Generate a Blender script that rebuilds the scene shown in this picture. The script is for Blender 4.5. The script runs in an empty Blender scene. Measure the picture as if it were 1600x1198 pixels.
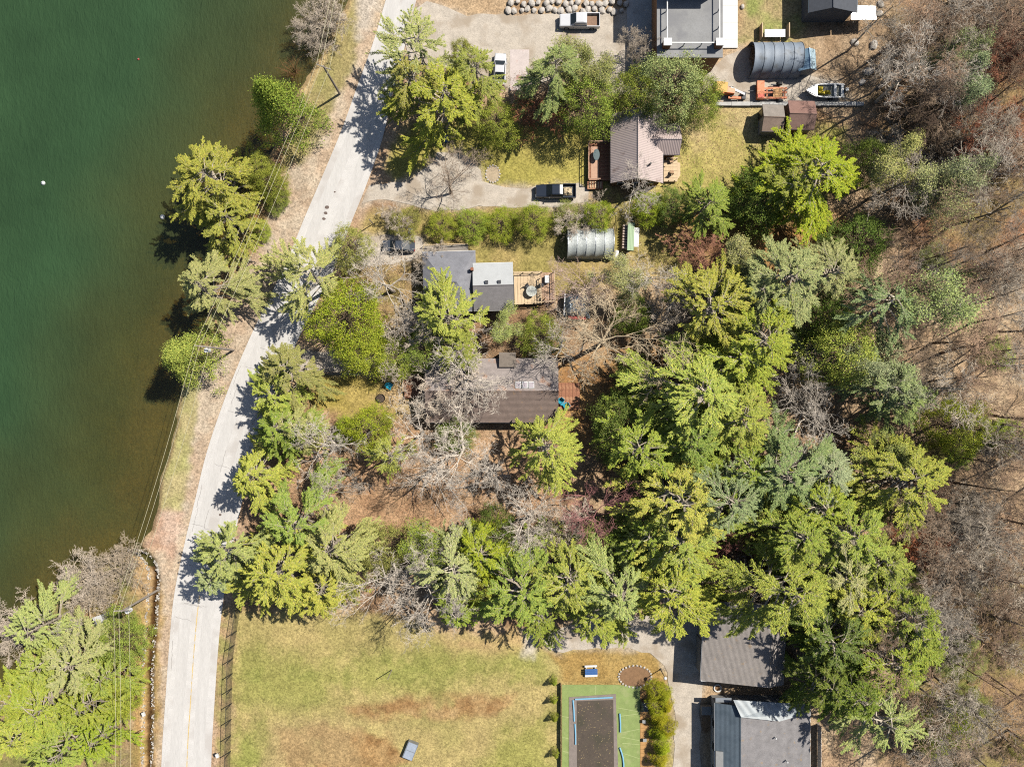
import bpy, bmesh, math, random
import numpy as np
from mathutils import Vector, Matrix
R_ = math.radians
# ------------------------------------------------------------------ camera, sky, sun, exposure
H = 108.0                      # camera height (m)
PX = 11.0                      # photo pixels per metre at ground level
SC = bpy.context.scene
cam_d = bpy.data.cameras.new('camera'); cam = bpy.data.objects.new('camera', cam_d)
SC.collection.objects.link(cam); cam.location = (0, 0, H); cam.rotation_euler = (0, 0, 0)
cam_d.sensor_width = 36; cam_d.lens = 36 * H / (1600 / PX); cam_d.clip_end = 3000
SC.camera = cam
SUN_EL = R_(52); SHX, SHY = -0.85, -0.53         # direction shadows fall on the ground
world = bpy.data.worlds.new('World'); SC.world = world; world.use_nodes = True
wn = world.node_tree; bg = wn.nodes['Background']
sky = wn.nodes.new('ShaderNodeTexSky'); sky.sky_type = 'NISHITA'; sky.sun_disc = False
sky.sun_elevation = SUN_EL; sky.sun_rotation = math.atan2(-SHX, -SHY)
wn.links.new(sky.outputs[0], bg.inputs[0]); bg.inputs[1].default_value = 0.066
sun_d = bpy.data.lights.new('sun', 'SUN'); sun_d.energy = 5.0; sun_d.angle = R_(0.5); sun_d.color = (1, .95, .86)
sun = bpy.data.objects.new('sun', sun_d); SC.collection.objects.link(sun)
_d = Vector((SHX * math.cos(SUN_EL), SHY * math.cos(SUN_EL), -math.sin(SUN_EL)))
sun.rotation_euler = _d.to_track_quat('-Z', 'Y').to_euler(); sun.location = (60, 40, 80)
SC.view_settings.view_transform = 'Standard'; SC.view_settings.look = 'None'
SC.view_settings.exposure = 1.1; SC.view_settings.gamma = 1
SC.cycles.max_bounces = 3; SC.cycles.diffuse_bounces = 1; SC.cycles.glossy_bounces = 2; SC.cycles.transmission_bounces = 2; SC.cycles.transparent_max_bounces = 8
SC.cycles.use_denoising = False; SC.cycles.filter_width = 1.1; SC.render.filter_size = 1.1
K = 2.45                       # display value of a unit-albedo sunlit horizontal surface

COL = SC.collection
def srgb(c): c /= 255.; return c / 12.92 if c <= .04045 else ((c + .055) / 1.055) ** 2.4
def A(r, g, b, k=1.0): return tuple(min(.86, srgb(v) / K * k) for v in (r, g, b))
def W(px, py, h=0.0):
    s = (H - h) / H / PX
    return Vector(((px - 800) * s, (599 - py) * s, h))
def M_(px, h=0.0): return px / PX * (H - h) / H           # pixel length to metres at height h
rng = np.random.default_rng(7); random.seed(7)

# ------------------------------------------------------------------ tagging / linking
def tag(o, label=None, cat=None, group=None, kind=None):
    if label: o['label'] = label
    if cat: o['category'] = cat
    if group: o['group'] = group
    if kind: o['kind'] = kind
    return o
def empty(name, loc, rz=0.0, label=None, cat=None, group=None):
    o = bpy.data.objects.new(name, None); COL.objects.link(o)
    o.location = loc; o.rotation_euler = (0, 0, rz); o.empty_display_size = .3
    return tag(o, label, cat, group)
def link(name, me, parent=None, loc=None, rz=0.0):
    o = bpy.data.objects.new(name, me); COL.objects.link(o)
    if parent: o.parent = parent
    if loc is not None: o.location = loc
    if rz: o.rotation_euler = (0, 0, rz)
    return o
def copy_tree(o, parent=None):
    c = o.copy(); COL.objects.link(c)
    if parent: c.parent = parent
    for ch in o.children: copy_tree(ch, c)
    return c

# ------------------------------------------------------------------ materials
MAT = {}
def nodes_mat(name):
    m = bpy.data.materials.new(name); m.use_nodes = True; nt = m.node_tree
    return m, nt, nt.nodes['Principled BSDF'], nt.nodes['Material Output']
def N(nt, t, **kw):
    n = nt.nodes.new(t)
    for k, v in kw.items():
        if k in n.inputs: n.inputs[k].default_value = v
        else: setattr(n, k, v)
    return n
def mat(name, col, rough=.8, var=.18, scale=2.0, metal=0.0, bump=.15, bscale=None, stretch=None, spec=.3, stripes=None, stain=None):
    """plain coloured surface with two scales of wear noise, optional ribs and stains"""
    if name in MAT: return MAT[name]
    m, nt, bs, out = nodes_mat(name); L = nt.links.new
    tc = N(nt, 'ShaderNodeTexCoord'); mp = N(nt, 'ShaderNodeMapping'); L(tc.outputs['Object'], mp.inputs[0])
    if stretch: mp.inputs['Scale'].default_value = stretch
    n1 = N(nt, 'ShaderNodeTexNoise', Scale=scale, Detail=6.0, Roughness=.65); L(mp.outputs[0], n1.inputs['Vector'])
    n2 = N(nt, 'ShaderNodeTexNoise', Scale=scale * 9, Detail=3.0); L(mp.outputs[0], n2.inputs['Vector'])
    mx = N(nt, 'ShaderNodeMath', operation='ADD'); L(n1.outputs['Fac'], mx.inputs[0]); L(n2.outputs['Fac'], mx.inputs[1])
    mr = N(nt, 'ShaderNodeMapRange'); mr.inputs[1].default_value = .6; mr.inputs[2].default_value = 1.4
    mr.inputs[3].default_value = 1 - var * 1.6; mr.inputs[4].default_value = 1 + var * 1.6; L(mx.outputs[0], mr.inputs[0])
    mul = N(nt, 'ShaderNodeVectorMath', operation='SCALE'); mul.inputs[0].default_value = col; L(mr.outputs[0], mul.inputs['Scale'])
    colout = mul.outputs[0]
    if stain:
        sn = N(nt, 'ShaderNodeTexNoise', Scale=stain[1], Detail=5.0); L(tc.outputs['Object'], sn.inputs['Vector'])
        rr = N(nt, 'ShaderNodeMapRange'); rr.inputs[1].default_value = stain[2]; rr.inputs[2].default_value = stain[2] + .14; L(sn.outputs['Fac'], rr.inputs[0])
        mm = N(nt, 'ShaderNodeMix', data_type='RGBA'); L(rr.outputs[0], mm.inputs[0]); L(colout, mm.inputs[6]); mm.inputs[7].default_value = (*stain[0], 1)
        colout = mm.outputs[2]
    L(colout, bs.inputs['Base Color'])
    bs.inputs['Roughness'].default_value = rough; bs.inputs['Metallic'].default_value = metal
    bs.inputs['Specular IOR Level'].default_value = spec
    if bump:
        b = N(nt, 'ShaderNodeBump', Strength=bump, Distance=.05); L(n2.outputs['Fac'], b.inputs['Height']); L(b.outputs[0], bs.inputs['Normal'])
    MAT[name] = m; return m
def objcol_mat(name, leaf=False):
    m, nt, bs, out = nodes_mat(name); L = nt.links.new
    oi = N(nt, 'ShaderNodeObjectInfo'); at = N(nt, 'ShaderNodeAttribute', attribute_name='var')
    if leaf:
        mr = N(nt, 'ShaderNodeMapRange'); mr.inputs[3].default_value = .76; mr.inputs[4].default_value = 1.24; L(at.outputs['Fac'], mr.inputs[0])
        mul = N(nt, 'ShaderNodeVectorMath', operation='SCALE'); L(oi.outputs['Color'], mul.inputs[0]); L(mr.outputs[0], mul.inputs['Scale'])
        hs = N(nt, 'ShaderNodeHueSaturation'); L(mul.outputs[0], hs.inputs['Color'])
        hr = N(nt, 'ShaderNodeMapRange'); hr.inputs[3].default_value = .525; hr.inputs[4].default_value = .475; L(at.outputs['Fac'], hr.inputs[0]); L(hr.outputs[0], hs.inputs['Hue'])
        d = N(nt, 'ShaderNodeBsdfDiffuse'); t = N(nt, 'ShaderNodeBsdfTranslucent'); mix = N(nt, 'ShaderNodeMixShader', Fac=.22)
        L(hs.outputs[0], d.inputs['Color']); L(hs.outputs[0], t.inputs['Color'])
        L(d.outputs[0], mix.inputs[1]); L(t.outputs[0], mix.inputs[2]); L(mix.outputs[0], out.inputs['Surface'])
    else:
        tc = N(nt, 'ShaderNodeTexCoord'); n = N(nt, 'ShaderNodeTexNoise', Scale=3.0, Detail=5.0); L(tc.outputs['Object'], n.inputs['Vector'])
        mr = N(nt, 'ShaderNodeMapRange'); mr.inputs[1].default_value = .3; mr.inputs[2].default_value = .7; mr.inputs[3].default_value = .6; mr.inputs[4].default_value = 1.3; L(n.outputs['Fac'], mr.inputs[0])
        mul = N(nt, 'ShaderNodeVectorMath', operation='SCALE'); L(oi.outputs['Color'], mul.inputs[0]); L(mr.outputs[0], mul.inputs['Scale'])
        L(mul.outputs[0], bs.inputs['Base Color']); bs.inputs['Roughness'].default_value = .95; bs.inputs['Specular IOR Level'].default_value = .1
    MAT[name] = m; return m
M_LEAF = objcol_mat('foliage', True); M_BARK = objcol_mat('bark')

# ------------------------------------------------------------------ mesh builders
class MB:
    def __init__(s): s.v = []; s.f = []
    def add(s, vs, fs):
        o = len(s.v); s.v += [tuple(v) for v in vs]; s.f += [tuple(i + o for i in f) for f in fs]; return s
    def box(s, c, d, rz=0, rx=0, ry=0):
        x, y, z = d[0] / 2, d[1] / 2, d[2] / 2
        m = Matrix.Translation(c) @ Matrix.Rotation(rz, 4, 'Z') @ Matrix.Rotation(ry, 4, 'Y') @ Matrix.Rotation(rx, 4, 'X')
        vs = [m @ Vector(p) for p in [(-x, -y, -z), (x, -y, -z), (x, y, -z), (-x, y, -z), (-x, -y, z), (x, -y, z), (x, y, z), (-x, y, z)]]
        return s.add(vs, [(3, 2, 1, 0), (4, 5, 6, 7), (0, 1, 5, 4), (1, 2, 6, 5), (2, 3, 7, 6), (3, 0, 4, 7)])
    def tube(s, pts, r, n=6, cap=True):
        pts = [Vector(p) for p in pts]; k = len(pts)
        if not hasattr(r, '__len__'): r = [r] * k
        base = len(s.v)
        for i, p in enumerate(pts):
            d = (pts[min(i + 1, k - 1)] - pts[max(i - 1, 0)]).normalized()
            a = d.cross(Vector((0, 0, 1)))
            if a.length < 1e-3: a = d.cross(Vector((0, 1, 0)))
            a.normalize(); b = d.cross(a)
            for j in range(n):
                t = 2 * math.pi * j / n; q = p + (a * math.cos(t) + b * math.sin(t)) * r[i]; s.v.append(tuple(q))
        for i in range(k - 1):
            for j in range(n):
                s.f.append((base + i * n + j, base + i * n + (j + 1) % n, base + (i + 1) * n + (j + 1) % n, base + (i + 1) * n + j))
        if cap:
            s.f.append(tuple(base + j for j in range(n))[::-1]); s.f.append(tuple(base + (k - 1) * n + j for j in range(n)))
        return s
    def prism(s, poly, z0, z1):
        n = len(poly); vs = [(p[0], p[1], z0) for p in poly] + [(p[0], p[1], z1) for p in poly]
        return s.add(vs, [tuple(range(n))[::-1], tuple(range(n, 2 * n))] + [(i, (i + 1) % n, n + (i + 1) % n, n + i) for i in range(n)])
    def slab(s, q, t):
        """thick sheet from a 3-D polygon, thickness t downwards along z"""
        n = len(q); vs = [tuple(p) for p in q] + [(p[0], p[1], p[2] - t) for p in q]
        return s.add(vs, [tuple(range(n)), tuple(range(n, 2 * n))[::-1]] + [(i, n + i, n + (i + 1) % n, (i + 1) % n) for i in range(n)])
    def mesh(s, name, m):
        me = bpy.data.meshes.new(name); me.from_pydata(s.v, [], s.f); me.materials.append(m); me.validate(); 
        b = bmesh.new(); b.from_mesh(me); bmesh.ops.recalc_face_normals(b, faces=b.faces); b.to_mesh(me); b.free(); return me
    def build(s, name, m, parent=None, loc=None, rz=0.0): return link(name, s.mesh(name, m), parent, loc, rz)
def fast_mesh(name, V, F, m, var=None):
    """V (n,3), F (k, 3 or 4) numpy"""
    me = bpy.data.meshes.new(name); k, c = F.shape
    me.vertices.add(len(V)); me.vertices.foreach_set('co', V.astype(np.float32).ravel())
    me.loops.add(k * c); me.loops.foreach_set('vertex_index', F.astype(np.int32).ravel())
    me.polygons.add(k); me.polygons.foreach_set('loop_start', np.arange(0, k * c, c, dtype=np.int32))
    try: me.polygons.foreach_set('loop_total', np.full(k, c, dtype=np.int32))
    except Exception: pass
    if var is not None:
        a = me.attributes.new('var', 'FLOAT', 'FACE'); a.data.foreach_set('value', var.astype(np.float32))
    me.materials.append(m); me.update(calc_edges=True); return me

# ------------------------------------------------------------------ noise and polygon fields (numpy)
_lat = rng.random((256, 256))
def vnoise(x, y, s):
    x = x / s + 37.3; y = y / s + 91.7
    xi = np.floor(x).astype(int); yi = np.floor(y).astype(int); fx = x - xi; fy = y - yi
    fx = fx * fx * (3 - 2 * fx); fy = fy * fy * (3 - 2 * fy)
    g = lambda a, b: _lat[a % 256, b % 256]
    return (g(xi, yi) * (1 - fx) + g(xi + 1, yi) * fx) * (1 - fy) + (g(xi, yi + 1) * (1 - fx) + g(xi + 1, yi + 1) * fx) * fy
def fbm(x, y, s, o=4):
    t = 0; a = 1; n = 0
    for i in range(o): t = t + a * vnoise(x + i * 17.1, y - i * 9.3, s); n += a; a *= .55; s *= .5
    return t / n - .5
def sdist(x, y, poly):
    """signed distance (m), negative inside; poly in world metres"""
    d = np.full(x.shape, 1e9); inside = np.zeros(x.shape, bool); n = len(poly)
    for i in range(n):
        ax, ay = poly[i]; bx, by = poly[(i + 1) % n]; ex, ey = bx - ax, by - ay
        t = np.clip(((x - ax) * ex + (y - ay) * ey) / (ex * ex + ey * ey + 1e-9), 0, 1)
        d = np.minimum(d, (x - ax - t * ex) ** 2 + (y - ay - t * ey) ** 2)
        if ay != by:
            c = ((ay > y) != (by > y)) & (x < ex * (y - ay) / (by - ay) + ax); inside ^= c
    d = np.sqrt(d); return np.where(inside, -d, d)
def PW(pts): return [((a - 800) / PX, (599 - b) / PX) for a, b in pts]
def sstep(a, b, x): t = np.clip((x - a) / (b - a), 0, 1); return t * t * (3 - 2 * t)

# ------------------------------------------------------------------ plan of the place (photo pixels at ground level)
LAKE = PW([(560, -60), (536, 0), (512, 50), (485, 100), (462, 138), (440, 180), (420, 235), (400, 290), (376, 345), (352, 382), (334, 430), (316, 500),
           (290, 560), (280, 600), (268, 645), (270, 662), (255, 715), (243, 760), (240, 792), (231, 828), (216, 846), (204, 862), (188, 870), (150, 880), (115, 900),
           (86, 930), (64, 970), (42, 1010), (27, 1050), (15, 1080), (-10, 1092), (-110, 1120), (-700, 1300), (-2600, 1300), (-2600, -1500), (900, -1500), (700, -500)])
DITCH = [(204, 858), (222, 864), (236, 880), (241, 905), (238, 940), (235, 985), (231, 1030), (231, 1100), (230, 1150), (229, 1198), (228, 1300)]
ROAD_L = [(246, 1400), (252, 1198), (258, 1100), (265, 1000), (272, 930), (287, 855), (305, 780), (322, 710), (345, 640), (368, 580), (394, 520), (420, 466), (448, 408), (476, 340), (506, 270), (535, 200), (560, 130), (582, 70), (600, 10), (625, -80), (660, -240)]
ROAD_R = [(327, 1400), (330, 1198), (335, 1100), (342, 1000), (350, 930), (362, 860), (377, 790), (394, 720), (415, 650), (440, 588), (466, 530), (494, 475), (522, 420), (548, 350), (574, 285), (598, 215), (615, 140), (632, 75), (648, 10), (672, -80), (705, -240)]
ROAD = PW(ROAD_L + ROAD_R[::-1])
def gz(x, y):
    """land height: nearly flat, rising a little into the wood on the right"""
    x = np.asarray(x, float); y = np.asarray(y, float)
    return 1.6 * sstep(50, 80, x) + .5 * fbm(x, y, 9, 2) * sstep(40, 55, x)
def gz1(x, y): return float(gz(np.array([x]), np.array([y]))[0])

# ------------------------------------------------------------------ ground sheet
def axis(lo, hi, st, far):
    core = np.arange(lo, hi + st / 2, st); ext = np.array([2, 6, 14, 30, 70, 160, 400, 900.])
    return np.concatenate([lo - ext[::-1][-far:], core, hi + ext[:far]])
gx, gy = axis(-80, 80, .25, 8), axis(-62, 62, .25, 8)
X, Y = np.meshgrid(gx, gy); X = X.ravel(); Y = Y.ravel()
wx = X + 1.6 * fbm(X, Y, 3.2, 4); wy = Y + 1.6 * fbm(X + 50, Y + 20, 3.2, 4)
lake_d = sdist(X + .7 * fbm(X, Y, 2, 3), Y + .7 * fbm(X + 9, Y, 2, 3), LAKE)
dp = PW(DITCH); ditch_d = np.full(X.shape, 1e9)
for i in range(len(dp) - 1):
    ax, ay = dp[i]; ex, ey = dp[i + 1][0] - ax, dp[i + 1][1] - ay
    t = np.clip(((X - ax) * ex + (Y - ay) * ey) / (ex * ex + ey * ey), 0, 1)
    ditch_d = np.minimum(ditch_d, np.hypot(X - ax - t * ex, Y - ay - t * ey))
ditch_d += .5 * fbm(X, Y, 1.2, 3)
road_d = sdist(X, Y, ROAD)
Z = gz(X, Y) + .10 * fbm(X, Y, 2.5, 3) * sstep(.2, 1.5, road_d)
Z = np.where(road_d < .6, np.minimum(Z, -.03), Z)
Z -= .75 * (1 - sstep(.15, 1.1, ditch_d))
Z -= np.where(lake_d < 1.2, .75 * (1 - sstep(-.3, 1.2, lake_d)), 0) + np.where(lake_d < 0, np.minimum(-lake_d * .16, 6), 0)

C_ = np.zeros((len(X), 3)); n_big = fbm(X, Y, 14, 3); n_mid = fbm(X + 31, Y - 7, 4, 4); n_sm = fbm(X - 11, Y + 77, 1.1, 3)
def lerp(c, m): 
    global C_
    m = m[:, None]; C_ = C_ * (1 - m) + np.asarray(c) * m
def zone(pts, c, feather=1.0, c2=None, warp=True, k=1.0, s=5.0, holes=0.0):
    P = PW(pts); xs = [p[0] for p in P]; ys = [p[1] for p in P]; e = 3 + 4 * feather
    I = np.nonzero((X > min(xs) - e) & (X < max(xs) + e) & (Y > min(ys) - e) & (Y < max(ys) + e))[0]
    d = sdist(wx[I], wy[I], P); sm = n_sm[I]
    m = (1 - sstep(-feather, feather, d + 1.5 * feather * sm)) * k
    if holes: m = m * sstep(-.12, .12, n_mid[I] + .25 - holes)
    def put(c, m): C_[I] = C_[I] * (1 - m[:, None]) + np.asarray(c) * m[:, None]
    put(c, m)
    if c2 is not None: put(c2, m * sstep(-.2, .22, fbm(X[I] + s * 40, Y[I] - s * 13, s, 4)) * .75)
LIT, LIT2, LIT3 = A(200, 170, 136), A(160, 128, 98), A(206, 178, 142)
C_[:] = LIT; lerp(LIT2, sstep(-.1, .12, n_mid)); lerp(LIT3, sstep(.02, .2, n_big) * .8)
# wooded hillside right: pale litter with mossy patches
zone([(1180, -100), (1900, -100), (1900, 1400), (1290, 1400), (1240, 1000), (1350, 700), (1330, 400), (1330, 250), (1300, 120)], A(214, 188, 154), 3, A(182, 150, 118), s=3)
zone([(1380, 0), (1700, 0), (1700, 420), (1430, 420), (1360, 200)], A(176, 132, 100), 4, A(150, 140, 92), s=4)
zone([(1400, 880), (1700, 880), (1700, 1300), (1400, 1300)], A(178, 146, 108), 4, A(146, 140, 84), s=4)
zone([(1150, -20), (1265, -20), (1265, 66), (1160, 66)], A(186, 166, 122), 1.5, A(146, 160, 84), s=2.5)
zone([(1265, 30), (1390, -20), (1400, 130), (1340, 150), (1270, 120)], A(190, 164, 134), 2, A(166, 138, 108), s=2)
# litter between the middle houses
zone([(390, 690), (620, 650), (900, 700), (900, 860), (640, 850), (400, 830)], A(204, 168, 132), 2, A(178, 138, 104), s=2.5)
zone([(860, 560), (1060, 540), (1040, 640), (930, 700), (860, 680)], A(198, 156, 104), 2, A(166, 122, 82), s=3)
# lawns
G_Y, G_O, G_G = A(186, 172, 96), A(172, 160, 92), A(146, 160, 70)
zone([(600, 250), (640, 195), (760, 190), (930, 200), (950, 300), (880, 296), (760, 290), (700, 255), (620, 285)], G_Y, 1.2, A(170, 162, 84), s=4)
zone([(1030, 185), (1180, 160), (1320, 200), (1280, 330), (1120, 360), (1010, 345), (900, 330), (1000, 300)], A(192, 176, 110), 1.8, A(162, 160, 82), s=4)
zone([(1060, 165), (1190, 160), (1270, 205), (1180, 240), (1080, 230)], A(204, 180, 138), 2, k=.7, holes=.25)
zone([(560, 330), (720, 330), (900, 320), (1120, 340), (1300, 350), (1330, 420), (1120, 410), (1010, 440), (880, 460), (640, 470), (560, 440)], A(184, 162, 106), 1.5, A(160, 150, 86), s=4)
zone([(1060, 340), (1330, 340), (1340, 430), (1120, 430)], A(192, 150, 96), 2.5, A(158, 118, 76), s=3)
zone([(560, 400), (665, 400), (665, 540), (560, 520)], A(180, 152, 108), 1.5, A(150, 140, 80), s=2)
zone([(485, 585), (655, 578), (655, 640), (560, 655), (490, 640)], A(190, 168, 100), 1.0, A(172, 156, 76), s=3)
zone([(590, 600), (655, 590), (655, 640), (580, 640)], A(200, 168, 128), 1.2, k=.8)
# sports field at the bottom
zone([(364, 948), (560, 960), (700, 985), (850, 1000), (1030, 1020), (1056, 1100), (1056, 1400), (350, 1400)], A(192, 172, 116), 1.3, A(174, 162, 102), s=4)
zone([(375, 1020), (520, 1040), (700, 1015), (780, 1040), (700, 1075), (520, 1075), (480, 1110), (375, 1110)], A(150, 156, 80), 2.6, A(174, 166, 98), s=2, k=.8)
zone([(366, 1150), (410, 1130), (420, 1190), (366, 1230)], A(150, 158, 78), 1.8, k=.8)
zone([(770, 1000), (850, 1020), (860, 1060), (800, 1060)], A(156, 164, 80), 1.8, k=.6)
zone([(790, 1140), (860, 1120), (865, 1230), (740, 1230)], A(160, 160, 84), 2, k=.7)
zone([(540, 1105), (640, 1090), (800, 1085), (800, 1110), (690, 1125), (560, 1120)], A(162, 126, 84), .9, A(206, 176, 126), s=2, holes=.14)
zone([(430, 1140), (490, 1130), (600, 1150), (640, 1190), (520, 1230), (450, 1200)], A(156, 120, 78), .9, A(196, 162, 112), s=1.5, holes=.2)
zone([(400, 1100), (560, 1130), (560, 1200), (400, 1210)], A(184, 160, 116), 2, k=.6, holes=.1)
zone([(700, 1000), (850, 985), (850, 1015), (720, 1020)], A(204, 172, 124), 1.5, k=.8)
zone([(860, 1018), (1000, 1014), (1035, 1035), (1048, 1075), (1048, 1110), (1000, 1070), (880, 1066)], A(178, 146, 88), .8, A(186, 160, 102), s=3)
# shoulders, verge and gravel
for pts in ([ (x - 55, y) for x, y in ROAD_L] + [(x + 4, y) for x, y in ROAD_L[::-1]],):
    zone(pts, A(208, 190, 166), 1.2, A(196, 168, 140), s=2)
zone([(x - 3, y) for x, y in ROAD_R] + [(x + 16, y) for x, y in ROAD_R[::-1]], A(204, 176, 148), 1.0, A(182, 146, 114), s=2)
zone([(545, -30), (560, 0), (560, 60), (540, 130), (500, 210), (470, 250), (440, 260), (465, 170), (512, 60)], A(160, 152, 96), 1.0, A(178, 160, 112), s=3)
zone([(530, 0), (552, 0), (480, 150), (460, 150)], A(206, 180, 130), .6)
zone([(556, -20), (600, -20), (585, 40), (560, 60)], A(214, 200, 182), 1.2)
zone([(420, 300), (445, 285), (370, 420), (330, 520), (310, 520), (350, 390)], A(190, 148, 104), .9, A(166, 152, 92), s=2)
zone([(278, 600), (310, 590), (300, 690), (285, 800), (243, 800), (258, 720), (268, 650)], A(176, 172, 110), .7, A(196, 178, 134), s=3)
zone([(230, 800), (290, 800), (270, 870), (230, 860), (222, 840)], A(216, 188, 166), .8, A(196, 156, 128), s=2)
zone([(205, 1290), (205, 930), (240, 900), (260, 930), (248, 1000), (246, 1290)], A(196, 158, 108), .7, A(164, 150, 84), s=2)
zone([(336, 960), (364, 940), (354, 1100), (350, 1290), (334, 1290), (338, 1100)], A(190, 160, 122), .6, A(160, 160, 90), s=2)
zone([(200, 858), (244, 862), (236, 940), (195, 960)], A(196, 164, 120), .8)
zone([(100, 880), (205, 865), (215, 960), (195, 1290), (-200, 1290), (-200, 1100), (40, 1015), (80, 940)], A(176, 146, 108), 1.2, A(130, 140, 74), s=3)
# driveways (dust round the built gravel sheets)
DRIVES = {
 'top': [(640, 22), (668, 4), (700, 12), (730, 24), (800, 24), (860, 22), (925, 20), (985, 18), (990, -60), (1034, -60), (1034, 98), (1120, 100), (1150, 80), (1172, 76), (1172, 122), (1240, 122), (1262, 118), (1310, 128), (1330, 152), (1322, 160), (1240, 158), (1150, 162), (1110, 158), (1080, 140), (960, 150), (900, 118), (800, 140), (720, 110), (640, 100), (628, 60)],
 'middle': [(576, 292), (600, 288), (640, 282), (668, 262), (684, 240), (716, 238), (742, 252), (756, 282), (790, 294), (840, 292), (905, 288), (922, 298), (918, 318), (860, 324), (760, 322), (680, 330), (640, 318), (594, 312), (566, 318)],
 'upper_sedan': [(545, 384), (572, 368), (640, 366), (662, 374), (664, 400), (640, 410), (580, 412), (530, 420)],
 'lower_lane': [(452, 548), (520, 548), (600, 560), (645, 568), (645, 582), (560, 584), (490, 584), (436, 592)],
 'bottom': [(852, 1002), (868, 986), (900, 972), (930, 965), (1040, 960), (1092, 965), (1098, 1060), (1094, 1100), (1096, 1300), (1050, 1300), (1054, 1110), (1046, 1066), (1036, 1036), (1018, 1020), (984, 1013), (930, 1012), (880, 1018), (856, 1014)]}
for k_, p_ in DRIVES.items(): zone(p_, A(210, 196, 176), .9, A(190, 172, 150), s=2, k=.8)
zone([(820, 990), (850, 985), (835, 1030), (815, 1025)], A(214, 204, 190), .8, k=.8)
# wet ditch, lake margin and lake bed
lerp(A(96, 70, 42), (1 - sstep(.15, .62, ditch_d)))
lerp(A(206, 184, 150), sstep(.55, .7, ditch_d) * (1 - sstep(.75, 1.1, ditch_d)) * sstep(-.05, .1, n_sm) * .8)
lerp(A(190, 160, 116), (1 - sstep(.1, .9, np.abs(lake_d - .5))) * .7)
lerp(A(176, 136, 86), 1 - sstep(-.2, .25, lake_d))
lerp(A(136, 122, 70), 1 - sstep(-12, -2, lake_d + 7 * n_mid))
lerp(A(44, 74, 40), 1 - sstep(-30, -10, lake_d + 8 * n_mid))
C_ *= (1 + .4 * n_sm + .22 * n_mid)[:, None]
nx, ny = len(gx), len(gy); ii = np.arange(nx * ny).reshape(ny, nx)
F = np.stack([ii[:-1, :-1].ravel(), ii[:-1, 1:].ravel(), ii[1:, 1:].ravel(), ii[1:, :-1].ravel()], 1)
def ground_mat():
    m, nt, bs, out = nodes_mat('ground_soil'); L = nt.links.new
    at = N(nt, 'ShaderNodeAttribute', attribute_name='Col'); tc = N(nt, 'ShaderNodeTexCoord')
    n1 = N(nt, 'ShaderNodeTexNoise', Scale=2.2, Detail=8.0, Roughness=.75); L(tc.outputs['Object'], n1.inputs['Vector'])
    vo = N(nt, 'ShaderNodeTexVoronoi', Scale=5.5); L(tc.outputs['Object'], vo.inputs['Vector'])
    sp = N(nt, 'ShaderNodeSeparateColor'); L(vo.outputs['Color'], sp.inputs[0])
    ad = N(nt, 'ShaderNodeMath', operation='MULTIPLY_ADD'); L(sp.outputs[0], ad.inputs[0]); ad.inputs[1].default_value = .28; L(n1.outputs['Fac'], ad.inputs[2])
    mr = N(nt, 'ShaderNodeMapRange'); mr.inputs[1].default_value = .3; mr.inputs[2].default_value = .98; mr.inputs[3].default_value = .42; mr.inputs[4].default_value = 1.62; L(ad.outputs[0], mr.inputs[0])
    mul = N(nt, 'ShaderNodeVectorMath', operation='SCALE'); L(at.outputs['Color'], mul.inputs[0]); L(mr.outputs[0], mul.inputs['Scale'])
    L(mul.outputs[0], bs.inputs['Base Color']); bs.inputs['Roughness'].default_value = 1; bs.inputs['Specular IOR Level'].default_value = .05
    b = N(nt, 'ShaderNodeBump', Strength=.7, Distance=.12); L(ad.outputs[0], b.inputs['Height']); L(b.outputs[0], bs.inputs['Normal'])
    return m
gme = fast_mesh('ground', np.stack([X, Y, Z], 1), F, ground_mat())
ca = gme.color_attributes.new('Col', 'FLOAT_COLOR', 'POINT'); ca.data.foreach_set('color', np.concatenate([np.clip(C_, .005, .85), np.ones((len(X), 1))], 1).astype(np.float32).ravel())
tag(link('ground', gme), kind='structure')

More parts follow.
